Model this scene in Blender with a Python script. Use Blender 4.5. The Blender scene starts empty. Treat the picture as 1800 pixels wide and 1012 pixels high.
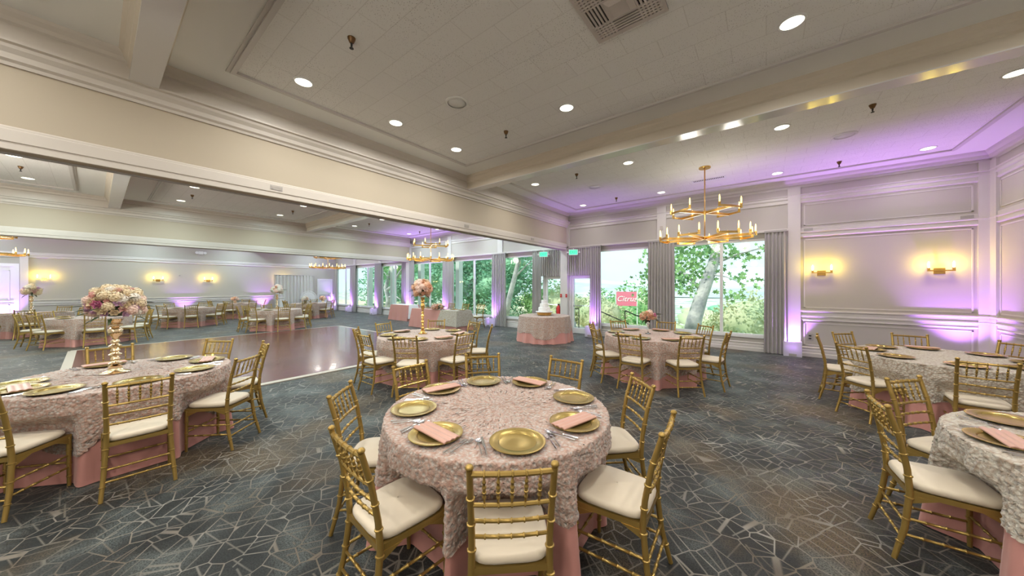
import bpy, math, random
import numpy as np
from math import pi, sin, cos, radians as R_, hypot, atan2
random.seed(7); rng = np.random.default_rng(7)
C = bpy.context.scene.collection
SC = bpy.context.scene

# ------------------------------------------------------------------ camera
cd = bpy.data.cameras.new('camera'); cam = bpy.data.objects.new('camera', cd); C.objects.link(cam)
cam.location = (0, 0, 1.7); cam.rotation_euler = (pi/2, 0, R_(38.0))
cd.sensor_width = 36; cd.lens = 572/1800*36; cd.shift_y = -3.5/1800; cd.clip_start = .02; cd.clip_end = 3000
SC.camera = cam
SC.view_settings.view_transform = 'Standard'; SC.view_settings.look = 'None'
SC.view_settings.gamma = 1; SC.view_settings.use_curve_mapping = False
SC.view_settings.exposure = 0.5
SC.cycles.use_denoising = True
SC.cycles.max_bounces = 9; SC.cycles.diffuse_bounces = 5; SC.cycles.glossy_bounces = 3
SC.cycles.transmission_bounces = 5; SC.cycles.transparent_max_bounces = 8
SC.cycles.sample_clamp_indirect = 4; SC.cycles.caustics_reflective = False; SC.cycles.caustics_refractive = False

# ------------------------------------------------------------------ world: bright hazy sky with soft clouds
w = bpy.data.worlds.new('sky'); SC.world = w; w.use_nodes = True
nt = w.node_tree; nt.nodes.clear()
def wn(t): return nt.nodes.new(t)
o_ = wn('ShaderNodeOutputWorld'); bg = wn('ShaderNodeBackground'); tc = wn('ShaderNodeTexCoord')
mp = wn('ShaderNodeMapping'); mp.inputs['Scale'].default_value = (1, 1, 4.5)
nz = wn('ShaderNodeTexNoise'); nz.inputs['Scale'].default_value = 2.2; nz.inputs['Detail'].default_value = 6
cr = wn('ShaderNodeValToRGB'); cr.color_ramp.elements[0].position = .42; cr.color_ramp.elements[1].position = .62
cr.color_ramp.elements[0].color = (.55, .78, .84, 1); cr.color_ramp.elements[1].color = (.78, .97, .97, 1)
sx = wn('ShaderNodeSeparateXYZ'); mr = wn('ShaderNodeMapRange'); mr.inputs[1].default_value = 0; mr.inputs[2].default_value = .35
mx = wn('ShaderNodeMixRGB'); mx.inputs[1].default_value = (.66, .88, .90, 1)
nt.links.new(tc.outputs['Generated'], mp.inputs[0]); nt.links.new(mp.outputs[0], nz.inputs[0])
nt.links.new(nz.outputs['Fac'], cr.inputs[0]); nt.links.new(tc.outputs['Generated'], sx.inputs[0])
nt.links.new(sx.outputs[2], mr.inputs[0]); nt.links.new(mr.outputs[0], mx.inputs[0])
nt.links.new(cr.outputs[0], mx.inputs[2]); nt.links.new(mx.outputs[0], bg.inputs[0])
bg.inputs[1].default_value = 1.1; nt.links.new(bg.outputs[0], o_.inputs[0])

# ------------------------------------------------------------------ sun (from behind the building, lights the garden)
sl = bpy.data.lights.new('sun', 'SUN'); sl.energy = 3.0; sl.angle = R_(3); sl.color = (1, .96, .88)
so = bpy.data.objects.new('sun', sl); C.objects.link(so); so.rotation_euler = (R_(38), 0, R_(-20))

# tuning values
E_DOWN = 22; E_UP = 34; E_SCONCE = 4.5; E_CHAND = 26; PORTALS = True
UPCOL = (.50, .20, 1.0); WARM = (1, .98, .93); COOL = (.76, .98, 1)

def lamp(name, kind, loc, energy, color=(1, 1, 1), rot=(0, 0, 0), parent=None, **kw):
    l = bpy.data.lights.new(name, kind); l.energy = energy; l.color = color
    for k, v in kw.items(): setattr(l, k, v)
    o = bpy.data.objects.new(name, l); C.objects.link(o); o.location = loc; o.rotation_euler = rot
    if parent: o.parent = parent
    return o

# ================================================================== materials
def mat(name, col, rough=.6, metal=0, sheen=0, spec=.5, coat=0, emit=None, es=0, trans=0, alpha=1):
    m = bpy.data.materials.new(name); m.use_nodes = True
    b = m.node_tree.nodes['Principled BSDF']
    b.inputs['Base Color'].default_value = (*col, 1); b.inputs['Roughness'].default_value = rough
    b.inputs['Metallic'].default_value = metal; b.inputs['Specular IOR Level'].default_value = spec
    b.inputs['Sheen Weight'].default_value = sheen; b.inputs['Coat Weight'].default_value = coat
    b.inputs['Transmission Weight'].default_value = trans
    if emit: b.inputs['Emission Color'].default_value = (*emit, 1); b.inputs['Emission Strength'].default_value = es
    return m
class NT:
    def __init__(s, m): s.m = m; s.t = m.node_tree; s.b = s.t.nodes['Principled BSDF']
    def n(s, t, **kw):
        x = s.t.nodes.new(t)
        for k, v in kw.items():
            if k in ('ins',):
                for i, q in v.items(): x.inputs[i].default_value = q
            else: setattr(x, k, v)
        return x
    def l(s, a, b): s.t.links.new(a, b)
    def co(s, scale=(1, 1, 1), rot=(0, 0, 0)):
        t = s.n('ShaderNodeTexCoord'); m = s.n('ShaderNodeMapping'); m.inputs['Scale'].default_value = scale
        m.inputs['Rotation'].default_value = rot; s.l(t.outputs['Object'], m.inputs[0]); return m.outputs[0]
    def ramp(s, fac, stops):
        r = s.n('ShaderNodeValToRGB'); e = r.color_ramp.elements
        while len(e) < len(stops): e.new(.5)
        for i, (p, c) in enumerate(stops):
            e[i].position = p; e[i].color = (*c, 1) if len(c) == 3 else c
        s.l(fac, r.inputs[0]); return r.outputs[0]
    def mix(s, f, a, b, mode='MIX'):
        x = s.n('ShaderNodeMixRGB', blend_type=mode)
        for i, q in ((0, f), (1, a), (2, b)):
            if hasattr(q, 'is_output'): s.l(q, x.inputs[i])
            else: x.inputs[i].default_value = q if i == 0 else (*q, 1)
        return x.outputs[0]
    def bump(s, h, st=.3, d=.01):
        x = s.n('ShaderNodeBump'); x.inputs['Strength'].default_value = st; x.inputs['Distance'].default_value = d
        s.l(h, x.inputs['Height']); s.l(x.outputs[0], s.b.inputs['Normal'])
    def noise(s, co, sc, det=3, out='Fac'):
        x = s.n('ShaderNodeTexNoise'); x.inputs['Scale'].default_value = sc; x.inputs['Detail'].default_value = det
        s.l(co, x.inputs[0]); return x.outputs[out]
    def vor(s, co, sc, feat='F1', rnd=1, out='Distance'):
        x = s.n('ShaderNodeTexVoronoi', feature=feat); x.inputs['Scale'].default_value = sc; x.inputs['Randomness'].default_value = rnd
        s.l(co, x.inputs[0]); return x.outputs[out]
    def math(s, op, a, b=0):
        x = s.n('ShaderNodeMath', operation=op)
        for i, q in ((0, a), (1, b)):
            if hasattr(q, 'is_output'): s.l(q, x.inputs[i])
            else: x.inputs[i].default_value = q
        return x.outputs[0]

M = {}
M['wall'] = mat('wall_paint', (.48, .45, .41), .75)
M['panel'] = mat('panel_paint', (.46, .395, .30), .7)
M['trim'] = mat('trim_paint', (.62, .59, .565), .38)
M['htrim'] = mat('warm_trim_paint', (.58, .53, .47), .45)
M['ceil'] = mat('ceiling_plaster', (.83, .83, .80), .7)
M['white'] = mat('white_enamel', (.78, .78, .78), .35)
M['tile'] = mat('acoustic_tile', (.82, .81, .79), .9)
n = NT(M['tile']); co = n.co()
sp = n.vor(co, 55); m1 = n.ramp(sp, [(.12, (0, 0, 0)), (.22, (1, 1, 1))])
big = n.ramp(n.noise(co, .9, 2), [(.40, (0, 0, 0)), (.62, (1, 1, 1))])
br = n.n('ShaderNodeTexBrick', ins={'Scale': 1.0, 'Mortar Size': .004, 'Brick Width': .61, 'Row Height': .305})
br.inputs['Color1'].default_value = (1, 1, 1, 1); br.inputs['Color2'].default_value = (.97, .97, .97, 1); br.inputs['Mortar'].default_value = (.84, .83, .82, 1)
n.l(co, br.inputs[0])
c1 = n.mix(n.math('MULTIPLY', n.math('SUBTRACT', 1, m1), n.math('ADD', n.math('MULTIPLY', big, .75), .35)), (.84, .83, .80), (.26, .23, .20))
n.l(n.mix(1.0, c1, br.outputs['Color'], 'MULTIPLY'), n.b.inputs['Base Color']); n.bump(m1, .3, .004)
M['carpet'] = mat('carpet', (.1, .1, .1), .56, sheen=.12, spec=.28)
n = NT(M['carpet']); n.b.inputs['Sheen Roughness'].default_value = .45; n.b.inputs['Sheen Tint'].default_value = (.75, .85, .85, 1)
co = n.co(); wob = co
base = n.ramp(n.noise(co, 2.1, 6), [(.36, (.005, .0052, .005)), (.50, (.017, .0180, .0170)), (.64, (.055, .063, .060))])
gold = n.ramp(n.noise(n.co((1, 1, 1), (0, 0, 1)), .9, 3), [(.52, (0, 0, 0)), (.66, (1, 1, 1))])
base = n.mix(n.math('MULTIPLY', gold, .55), base, (.10, .062, .024))
gr = n.noise(co, 110, 4); base = n.mix(.9, base, n.ramp(gr, [(.36, (.12, .12, .12)), (.62, (1.9, 1.9, 1.9))]), 'MULTIPLY')
l1 = n.ramp(n.vor(n.co((1, 1, 1), (0, 0, .6)), 6.2, 'DISTANCE_TO_EDGE', .55), [(.016, (1, 1, 1)), (.030, (0, 0, 0))])
def chords(sc_, rot, ph, w_):
    c_ = n.co((1, 1, 1), (0, 0, rot)); v_ = n.n('ShaderNodeTexVoronoi', feature='F1'); v_.inputs['Scale'].default_value = sc_; v_.inputs['Randomness'].default_value = .55; n.l(c_, v_.inputs[0])
    d_ = n.n('ShaderNodeVectorMath', operation='SUBTRACT'); n.l(c_, d_.inputs[0]); n.l(v_.outputs['Position'], d_.inputs[1])
    r_c = n.n('ShaderNodeSeparateColor'); n.l(v_.outputs['Color'], r_c.inputs[0]); an = n.math('ADD', n.math('MULTIPLY', n.math('ROUND', n.math('MULTIPLY', r_c.outputs[0], 5)), 1.0472), ph)
    q_ = n.n('ShaderNodeSeparateXYZ'); n.l(d_.outputs[0], q_.inputs[0])
    e_ = n.math('ABSOLUTE', n.math('ADD', n.math('MULTIPLY', q_.outputs[0], n.math('COSINE', an)), n.math('MULTIPLY', q_.outputs[1], n.math('SINE', an))))
    return n.ramp(e_, [(w_, (1, 1, 1)), (w_*1.9, (0, 0, 0))])
l2 = n.math('MAXIMUM', chords(6.2, .6, .3, .0026), chords(3.1, 1.4, .9, .0030))
ln = n.math('MAXIMUM', l1, n.math('MULTIPLY', l2, .75))
fade = n.ramp(n.noise(co, 2.3, 2), [(.3, (.45, .45, .45)), (.6, (1, 1, 1))])
lc = n.ramp(n.noise(co, 1.7, 2), [(.4, (.135, .105, .075)), (.62, (.25, .235, .205))])
n.l(n.mix(n.math('MULTIPLY', ln, fade), base, lc), n.b.inputs['Base Color']); n.bump(gr, .35, .003)
M['floorpanel'] = mat('dance_floor_wood', (.2, .1, .08), .24, coat=.15)
n = NT(M['floorpanel']); co = n.co()
g = n.noise(n.co((2, 40, 1)), 1.0, 5)
bc = n.ramp(g, [(.3, (.085, .032, .022)), (.7, (.15, .058, .042))])
pan = n.n('ShaderNodeTexBrick', offset=0.0, ins={'Scale': 1.0, 'Mortar Size': .006, 'Brick Width': .9, 'Row Height': .9})
pan.inputs['Color1'].default_value = (1, 1, 1, 1); pan.inputs['Color2'].default_value = (.82, .84, .86, 1); pan.inputs['Mortar'].default_value = (1.5, 1.2, 1.0, 1)
n.l(co, pan.inputs[0]); n.l(n.mix(1, bc, pan.outputs[0], 'MULTIPLY'), n.b.inputs['Base Color'])
M['floortrim'] = mat('floor_trim', (.46, .40, .33), .4)
M['gold'] = mat('gold_paint', (.40, .265, .075), .30, metal=.65)
M['goldchair2'] = M['gold']
M['cushion'] = mat('ivory_cushion', (.64, .55, .42), .55, sheen=.2)
n = NT(M['cushion']); n.bump(n.noise(n.co(), 9, 2), .12, .02)
M['satin'] = mat('pink_satin', (.56, .26, .225), .38, sheen=.5, spec=.6)
n = NT(M['satin']); n.b.inputs['Sheen Roughness'].default_value = .35; n.b.inputs['Sheen Tint'].default_value = (1, .8, .75, 1)
M['lace'] = mat('rosette_lace', (.8, .6, .5), .85, sheen=.3, spec=.25)
n = NT(M['lace']); co = n.co()
v = n.vor(co, 42, 'F1'); v2 = n.noise(co, 75, 3)
lcx = n.ramp(n.math('ADD', n.math('MULTIPLY', v, .9), n.math('MULTIPLY', v2, .45)), [(.30, (.53, .49, .455)), (.60, (.47, .355, .295)), (1.0, (.42, .25, .19))])
n.l(lcx, n.b.inputs['Base Color']); n.bump(n.math('ADD', v, v2), .9, .012)
M['lacec'] = mat('cream_rosette_lace', (.8, .7, .6), .85, sheen=.3, spec=.25)
n = NT(M['lacec']); co = n.co(); v = n.vor(co, 42, 'F1'); v2 = n.noise(co, 75, 3)
lcx = n.ramp(n.math('ADD', n.math('MULTIPLY', v, .9), n.math('MULTIPLY', v2, .45)), [(.30, (.60, .57, .50)), (.60, (.52, .46, .38)), (1.0, (.36, .27, .20))])
n.l(lcx, n.b.inputs['Base Color']); n.bump(n.math('ADD', v, v2), .9, .012)
M['whitecloth'] = mat('white_cloth', (.82, .80, .78), .7, sheen=.2)
M['plate'] = mat('gold_charger', (.40, .285, .085), .25, metal=.7)
M['napkin'] = mat('pink_napkin', (.50, .26, .19), .4, sheen=.3)
M['silver'] = mat('silver_steel', (.72, .72, .72), .18, metal=1)
M['brass'] = mat('polished_brass', (.78, .50, .16), .2, metal=.95)
M['bronze'] = mat('satin_brass', (.62, .38, .14), .32, metal=.8)
M['mirror'] = mat('mercury_gold', (.86, .68, .44), .14, metal=1)
M['bulb'] = mat('candle_bulb', (1, .8, .4), .5, emit=(1, .66, .16), es=2.6)
M['bulbw'] = mat('frosted_bulb', (1, .9, .6), .5, emit=(1, .80, .42), es=9)
M['lens'] = mat('downlight_lens', (1, 1, .9), .5, emit=(1, .94, .72), es=3.2)
M['ledstrip'] = mat('arm_led_strip', (1, 1, .9), .5, emit=(1, .86, .62), es=.8)
M['dark'] = mat('dark_gap', (.02, .018, .016), .8)
M['rubber'] = mat('black_metal', (.03, .03, .03), .5)
M['brown'] = mat('aged_brass', (.16, .085, .03), .4, metal=.6)
M['vent'] = mat('vent_metal', (.56, .50, .46), .5)
M['beige'] = mat('almond_plastic', (.5, .45, .4), .5)
M['grey'] = mat('grey_plastic', (.38, .36, .34), .5)
M['red'] = mat('red_enamel', (.55, .02, .02), .35)
M['curtain'] = mat('grey_drape', (.40, .38, .365), .85, sheen=.3)
n = NT(M['curtain']); n.bump(n.noise(n.co((60, 60, 2)), 2, 2), .15, .01)
M['backdrop'] = mat('silver_satin_drape', (.62, .60, .58), .4, sheen=.4)
M['box'] = mat('uplight_scrim', (.85, .85, .88), .6)
n = NT(M['box']); tl = n.n('ShaderNodeBsdfTranslucent'); tl.inputs[0].default_value = (.9, .9, .9, 1); mm = n.n('ShaderNodeMixShader'); mm.inputs[0].default_value = .6
n.l(n.b.outputs[0], mm.inputs[1]); n.l(tl.outputs[0], mm.inputs[2]); n.l(mm.outputs[0], n.t.nodes['Material Output'].inputs[0])
M['exit'] = mat('exit_green', (.1, .8, .4), .5, emit=(.06, .85, .38), es=.9)
M['leafg'] = mat('foliage_green', (.12, .30, .07), .6)
n = NT(M['leafg']); n.l(n.ramp(n.noise(n.co(), 1.2, 3), [(.3, (.13, .34, .13)), (.7, (.33, .55, .20))]), n.b.inputs['Base Color'])
M['leafo'] = mat('olive_foliage', (.3, .34, .2), .7)
n = NT(M['leafo']); n.l(n.ramp(n.noise(n.co(), .8, 3), [(.3, (.34, .46, .26)), (.7, (.62, .60, .40))]), n.b.inputs['Base Color'])
M['leafb'] = mat('blue_green_foliage', (.1, .3, .2), .7)
n = NT(M['leafb']); n.l(n.ramp(n.noise(n.co(), .8, 3), [(.3, (.10, .34, .22)), (.7, (.32, .60, .38))]), n.b.inputs['Base Color'])
M['bark'] = mat('pale_bark', (.5, .5, .48), .8)
n = NT(M['bark']); co = n.co(); n.l(n.ramp(n.noise(co, 3, 5), [(.35, (.30, .32, .34)), (.65, (.62, .62, .60))]), n.b.inputs['Base Color']); n.bump(n.noise(co, 9, 4), .5, .05)
M['grass'] = mat('dry_grass', (.5, .48, .3), .95)
n = NT(M['grass']); co = n.co(); n.l(n.ramp(n.noise(co, .35, 6), [(.35, (.36, .44, .24)), (.5, (.60, .58, .38)), (.65, (.72, .66, .52))]), n.b.inputs['Base Color'])
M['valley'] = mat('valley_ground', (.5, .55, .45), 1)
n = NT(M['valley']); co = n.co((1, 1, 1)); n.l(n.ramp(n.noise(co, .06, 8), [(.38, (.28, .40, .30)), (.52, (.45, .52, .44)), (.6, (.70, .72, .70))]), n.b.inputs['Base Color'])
M['haze_hill'] = mat('haze_tinted_hill', (.42, .50, .52), 1)  # pale blue-grey base colour stands in for distance haze
n = NT(M['haze_hill']); n.l(n.ramp(n.noise(n.co(), .012, 6), [(.35, (.34, .44, .46)), (.65, (.50, .56, .56))]), n.b.inputs['Base Color'])
M['conc'] = mat('terrace_concrete', (.62, .60, .57), .9)
M['stucco'] = mat('white_stucco', (.72, .78, .76), .8)
M['signpink'] = mat('pink_sign_paint', (.80, .20, .30), .6)
M['signwhite'] = mat('sign_white', (.95, .93, .93), .6, emit=(1, 1, 1), es=0)
M['leafd'] = mat('dark_leaf', (.035, .06, .02), .5)
M['stembrown'] = mat('dark_stem', (.05, .03, .02), .6)
def fl(name, c): return mat(name, c, .7, sheen=.3)
M['f_cream'] = fl('cream_petal', (.76, .62, .40)); M['f_white'] = fl('white_petal', (.78, .72, .62))
M['f_pink'] = fl('pink_petal', (.80, .48, .42)); M['f_lilac'] = fl('lilac_petal', (.68, .42, .60)); M['f_blush'] = fl('blush_petal', (.84, .62, .52))
M['f_magenta'] = fl('magenta_petal', (.60, .16, .32)); M['f_peach'] = fl('peach_petal', (.84, .52, .34))
# window glass: lets light straight through, thin reflection by the angle of the pane
m = bpy.data.materials.new('window_glass'); m.use_nodes = True; t = m.node_tree; t.nodes.clear()
oo = t.nodes.new('ShaderNodeOutputMaterial'); tr = t.nodes.new('ShaderNodeBsdfTransparent'); gl = t.nodes.new('ShaderNodeBsdfGlossy')
fr_ = t.nodes.new('ShaderNodeLayerWeight'); fr_.inputs[0].default_value = .5; fr = t.nodes.new('ShaderNodeMath'); fr.operation = 'MULTIPLY_ADD'; fr.inputs[1].default_value = .10; fr.inputs[2].default_value = .02; t.links.new(fr_.outputs['Facing'], fr.inputs[0]); gl.inputs['Roughness'].default_value = .02
tr.inputs[0].default_value = (.96, .985, .975, 1); ms = t.nodes.new('ShaderNodeMixShader')
t.links.new(fr.outputs[0], ms.inputs[0]); t.links.new(tr.outputs[0], ms.inputs[1]); t.links.new(gl.outputs[0], ms.inputs[2]); t.links.new(ms.outputs[0], oo.inputs[0])
M['glass'] = m
M['vaseglass'] = mat('clear_glass', (.95, .98, .98), .03, trans=1.0)

# ================================================================== mesh builder
class MB:
    def __init__(s): s.v = []; s.f = []; s.k = 0
    def add(s, v, f):
        v = np.asarray(v, float).reshape(-1, 3); s.v.append(v); k = s.k
        for q in f: s.f.append([i+k for i in q])
        s.k += len(v); return s
    def box(s, x0, y0, z0, x1, y1, z1):
        if x0 > x1: x0, x1 = x1, x0
        if y0 > y1: y0, y1 = y1, y0
        if z0 > z1: z0, z1 = z1, z0
        v = [(x, y, z) for z in (z0, z1) for y in (y0, y1) for x in (x0, x1)]
        return s.add(v, [(0, 2, 3, 1), (4, 5, 7, 6), (0, 1, 5, 4), (2, 6, 7, 3), (0, 4, 6, 2), (1, 3, 7, 5)])
    def tube(s, P, r, n=8, cap=True):
        P = np.asarray(P, float); m = len(P); r = np.broadcast_to(np.asarray(r, float), (m,))
        T = np.gradient(P, axis=0); T /= np.linalg.norm(T, axis=1)[:, None]+1e-12
        a = np.array([0, 0, 1.]) if abs(T[0][2]) < .9 else np.array([1., 0, 0])
        u = np.cross(T[0], a); u /= np.linalg.norm(u); V = []
        an = np.arange(n)*2*pi/n
        for i in range(m):
            u = u-T[i]*(u@T[i]); u /= np.linalg.norm(u)+1e-12; w2 = np.cross(T[i], u)
            V.append(P[i]+r[i]*(np.cos(an)[:, None]*u+np.sin(an)[:, None]*w2))
        F = [(i*n+j, i*n+(j+1) % n, (i+1)*n+(j+1) % n, (i+1)*n+j) for i in range(m-1) for j in range(n)]
        if cap: F += [tuple(range(n-1, -1, -1)), tuple((m-1)*n+j for j in range(n))]
        return s.add(np.vstack(V), F)
    def lathe(s, prof, n=24, c=(0, 0, 0), cap=True):
        an = np.arange(n)*2*pi/n; V = []
        for r, z in prof: V.append(np.c_[c[0]+max(r, 1e-4)*np.cos(an), c[1]+max(r, 1e-4)*np.sin(an), np.full(n, c[2]+z)])
        m = len(prof); F = [(i*n+j, i*n+(j+1) % n, (i+1)*n+(j+1) % n, (i+1)*n+j) for i in range(m-1) for j in range(n)]
        if cap: F += [tuple(range(n-1, -1, -1)), tuple((m-1)*n+j for j in range(n))]
        return s.add(np.vstack(V), F)
    def grid(s, G, closed=False):
        a, b = G.shape[:2]; F = []
        for i in range(a-1):
            for j in range(b if closed else b-1):
                j2 = (j+1) % b; F.append((i*b+j, i*b+j2, (i+1)*b+j2, (i+1)*b+j))
        return s.add(G.reshape(-1, 3), F)
    def prof(s, pr, axis, a0, a1, base, sgn):
        """profile of (offset, z) swept along an axis; offset grows from the plane `base` to the side sgn"""
        n_ = len(pr); V = []
        for a in (a0, a1):
            for o, z in pr: V.append((a, base+sgn*o, z) if axis == 'x' else (base+sgn*o, a, z))
        F = [(i, (i+1) % n_, n_+(i+1) % n_, n_+i) for i in range(n_)]+[tuple(range(n_-1, -1, -1)), tuple(range(n_, 2*n_))]
        return s.add(V, F)
    def mesh(s, name, mt, smooth=False):
        me = bpy.data.meshes.new(name); me.from_pydata(np.vstack(s.v).tolist(), [], s.f); me.materials.append(mt)
        if smooth:
            me.polygons.foreach_set('use_smooth', [True]*len(me.polygons))
            if smooth is not True: me.set_sharp_from_angle(angle=R_(smooth))
        me.update(); return me
    def obj(s, name, mt, parent=None, smooth=False, loc=(0, 0, 0), rz=0):
        o = bpy.data.objects.new(name, s.mesh(name, mt, smooth)); C.objects.link(o); o.location = loc; o.rotation_euler = (0, 0, rz)
        if parent: o.parent = parent
        return o
def tag(o, label, cat, group=None, kind=None):
    o['label'] = label; o['category'] = cat
    if group: o['group'] = group
    if kind: o['kind'] = kind
    return o
def thing(name, label, cat, loc=(0, 0, 0), rz=0, group=None):
    o = bpy.data.objects.new(name, None); C.objects.link(o); o.location = loc; o.rotation_euler = (0, 0, rz); o.empty_display_size = .1
    return tag(o, label, cat, group)
def struct(o, label=None):
    o['kind'] = 'structure'
    if label: o['label'] = label
    return o
def dup(root, loc, rz=0, label=None, group=None, sc=None):
    r = root.copy(); C.objects.link(r); r.location = loc; r.rotation_euler = (0, 0, rz)
    if sc: r.scale = (sc, sc, sc) if not hasattr(sc, '__len__') else sc
    if label: r['label'] = label
    if group: r['group'] = group
    for ch in list(root.children):
        c = ch.copy(); C.objects.link(c); c.parent = r
        for g in list(ch.children):
            d = g.copy(); C.objects.link(d); d.parent = c
    return r

# ================================================================== layout
YW = 10.6; XR = 3.42; XH1 = -5.7; XH2 = -15.3; XF = -24.3; YB = -4.9; ZC = 4.3
COLS = [-24.3, -21.5, -18.4, -15.3, -12.1, -8.9, -5.7, -2.5, .55, 3.42]
ROOMS = [(XH1, XR), (XH2, XH1-.2), (XF, XH2-.2)]

# floor
struct(MB().box(XF-.3, YB-.3, -.12, XR+.3, YW+.15, 0).obj('floor', M['carpet']), 'charcoal carpet with a cream line pattern')
# dance floor
df = thing('dance_floor', 'brown wood panel dance floor with pale edging laid on the carpet', 'dance floor', (-10.55, 3.0, 0))
DX0, DX1, DY0, DY1 = -14.2, -6.9, -.3, 6.3
MB().box(DX0+10.55, DY0-3, .001, DX1+10.55, DY1-3, .018).obj('wood_panel', M['floorpanel'], df)
b = MB()
for (x0, x1, y0, y1) in ((DX0-.1, DX0, DY0-.1, DY1+.1), (DX1, DX1+.14, DY0-.1, DY1+.1), (DX0, DX1, DY0-.14, DY0), (DX0, DX1, DY1, DY1+.12)):
    b.box(x0+10.55, y0-3, .001, x1+10.55, y1-3, .016)
b.obj('edge_trim', M['floortrim'], df)

# ceiling + roof
b = MB().box(XF-.3, YB-.3, ZC, XR+.3, YW+.15, ZC+.4); struct(b.obj('ceiling', M['ceil']), 'white plaster ceiling')
def coffers():
    k = 0
    for ri, (xa, xb) in enumerate(ROOMS):
        for (ya, yb) in ((-4.76, .24), (.44, 5.46), (5.66, YW)):
            x0, x1 = xa+.65, xb-.65; y0, y1 = ya+.61, yb-.6
            if ri == 2 and ya < 0: pass
            k += 1
            struct(MB().box(x0, y0, ZC-.006, x1, y1, ZC+.01).obj('ceiling_tiles', M['tile']), 'speckled acoustic ceiling tiles')
            f = MB(); q = .05; h = ZC-.035
            f.box(x0-q, y0-q, h, x1+q, y0, ZC).box(x0-q, y1, h, x1+q, y1+q, ZC).box(x0-q, y0, h, x0, y1, ZC).box(x1, y0, h, x1+q, y1, ZC)
            q2 = .085; h2 = ZC-.015
            f.box(x0-q2, y0-q2, h2, x1+q2, y0-q, ZC).box(x0-q2, y1+q, h2, x1+q2, y1+q2, ZC).box(x0-q2, y0-q, h2, x0-q, y1+q, ZC).box(x1+q, y0-q, h2, x1+q2, y1+q, ZC)
            struct(f.obj('trim_%d' % k, M['trim']), 'moulding framing the ceiling tiles')
coffers()
# ceiling beams across the rooms
BT = [(0, 4.13), (.02, 4.15), (.025, 4.19), (.05, 4.23), (.055, 4.26), (.085, 4.30), (0, 4.30)]
M['beam'] = mat('beam_paint', (.62, .55, .45), .6); M['beamgloss'] = mat('glossy_trim_paint', (.70, .68, .66), .16, spec=.8)
for ri, (xa, xb) in enumerate(ROOMS):
    for (y0, y1) in ((.24, .44), (5.46, 5.66), (-4.96, -4.76)):
        b = MB().box(xa, y0, 4.0, xb, y1, ZC).prof(BT, 'x', xa, xb, y0, -1).prof(BT, 'x', xa, xb, y1, 1)
        o = struct(b.obj('ceiling_beam', M['beam']), 'shallow ceiling beam')
        MB().box(xa, y0-.012, 3.985, xb, y1+.012, 4.0).obj('soffit', M['beamgloss'], o)
# headers between the rooms
CROWN = [(0, 3.80), (.02, 3.80), (.03, 3.83), (.06, 3.85), (.07, 3.90), (.105, 3.94), (.115, 3.97), (.15, 3.98), (.15, 4.0), (.08, 4.01), (.08, 4.17), (.10, 4.19), (.105, 4.23), (.135, 4.27), (.15, 4.30), (0, 4.30)]
LOW = [(0, 3.005), (.015, 3.005), (.015, 3.06), (.006, 3.065), (.006, 3.075), (.02, 3.08), (.02, 3.19), (.012, 3.2), (.012, 3.215), (0, 3.23)]
for i, xh in enumerate((XH1, XH2)):
    b = MB().box(xh-.2, YB, 3.0, xh, YW-.1, ZC)
    o = struct(b.obj('wall_header_%d' % (i+1), M['panel']), 'deep header wall over the opening between rooms')
    t_ = MB().prof(CROWN, 'y', YB, YW-.1, xh, 1).prof(CROWN, 'y', YB, YW-.1, xh-.2, -1).prof(LOW, 'y', YB, YW-.1, xh, 1).prof(LOW, 'y', YB, YW-.1, xh-.2, -1)
    t_.obj('header_moulding', M['htrim'], o)
    b = MB().box(xh-.16, YB, 2.985, xh-.12, YW-.1, 3.002); b.obj('partition_track', M['grey'], o)
    # post where the header meets the window wall
    p = MB().box(xh-.22, YW-.16, 0, xh+.06, YW, 3.0).box(xh-.24, YW-.18, 0, xh+.08, YW, .14).box(xh-.2, YW-.1, 3.0, xh+.09, YW, 4.0)
    struct(p.obj('wall_post_%d' % (i+1), M['trim']), 'white post at the end of the header')
# room shell
CW = [(0, 4.10), (.015, 4.10), (.02, 4.14), (.05, 4.17), (.06, 4.22), (.10, 4.26), (.12, 4.30), (0, 4.30)]
B1 = [(0, 3.72), (.02, 3.73), (.035, 3.75), (.02, 3.76), (.02, 3.82), (.045, 3.84), (.045, 3.87), (.03, 3.88), (.03, 3.90), (.055, 3.915), (.055, 3.93), (0, 3.94)]
B2 = [(0, 2.88), (.02, 2.885), (.04, 2.90), (.02, 2.92), (.02, 2.98), (.045, 3.0), (.045, 3.02), (.02, 3.03), (.02, 3.10), (0, 3.11)]
B3 = [(0, .86), (.02, .865), (.035, .885), (.02, .90), (.02, .95), (.045, .96), (.045, .99), (.025, 1.0), (.025, 1.07), (.055, 1.085), (.055, 1.11), (0, 1.115)]
BB = [(0, 0), (.035, 0), (.035, .085), (.025, .095), (.025, .155), (.015, .165), (.015, .20), (.03, .215), (0, .24)]
struct(MB().box(XR, YB, 0, XR+.2, YW+.15, ZC).obj('wall_right', M['wall']), 'off white panelled wall at the right')
struct(MB().box(XF-.2, YB, 0, XF, YW+.15, ZC).obj('wall_left', M['wall']), 'off white far wall')
struct(MB().box(XF-.2, YB-.2, 0, XR+.2, YB, ZC).obj('wall_back', M['wall']), 'wall behind the camera')
k = 30
for nm, ax, a0, a1, base, sg in (('right', 'y', YB, YW, XR, -1), ('far', 'y', YB, YW, XF, 1), ('back', 'x', XF, XR, YB, 1)):
    b = MB()
    for pr in (CW, B1, B2, B3): b.prof(pr, ax, a0, a1, base, sg)
    k += 1; struct(b.obj('trim_%d' % k, M['trim']), 'wall mouldings')
    struct(MB().prof(BB, ax, a0, a1, base, sg).obj('baseboard_%s' % nm, M['trim']), 'white baseboard')
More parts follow.
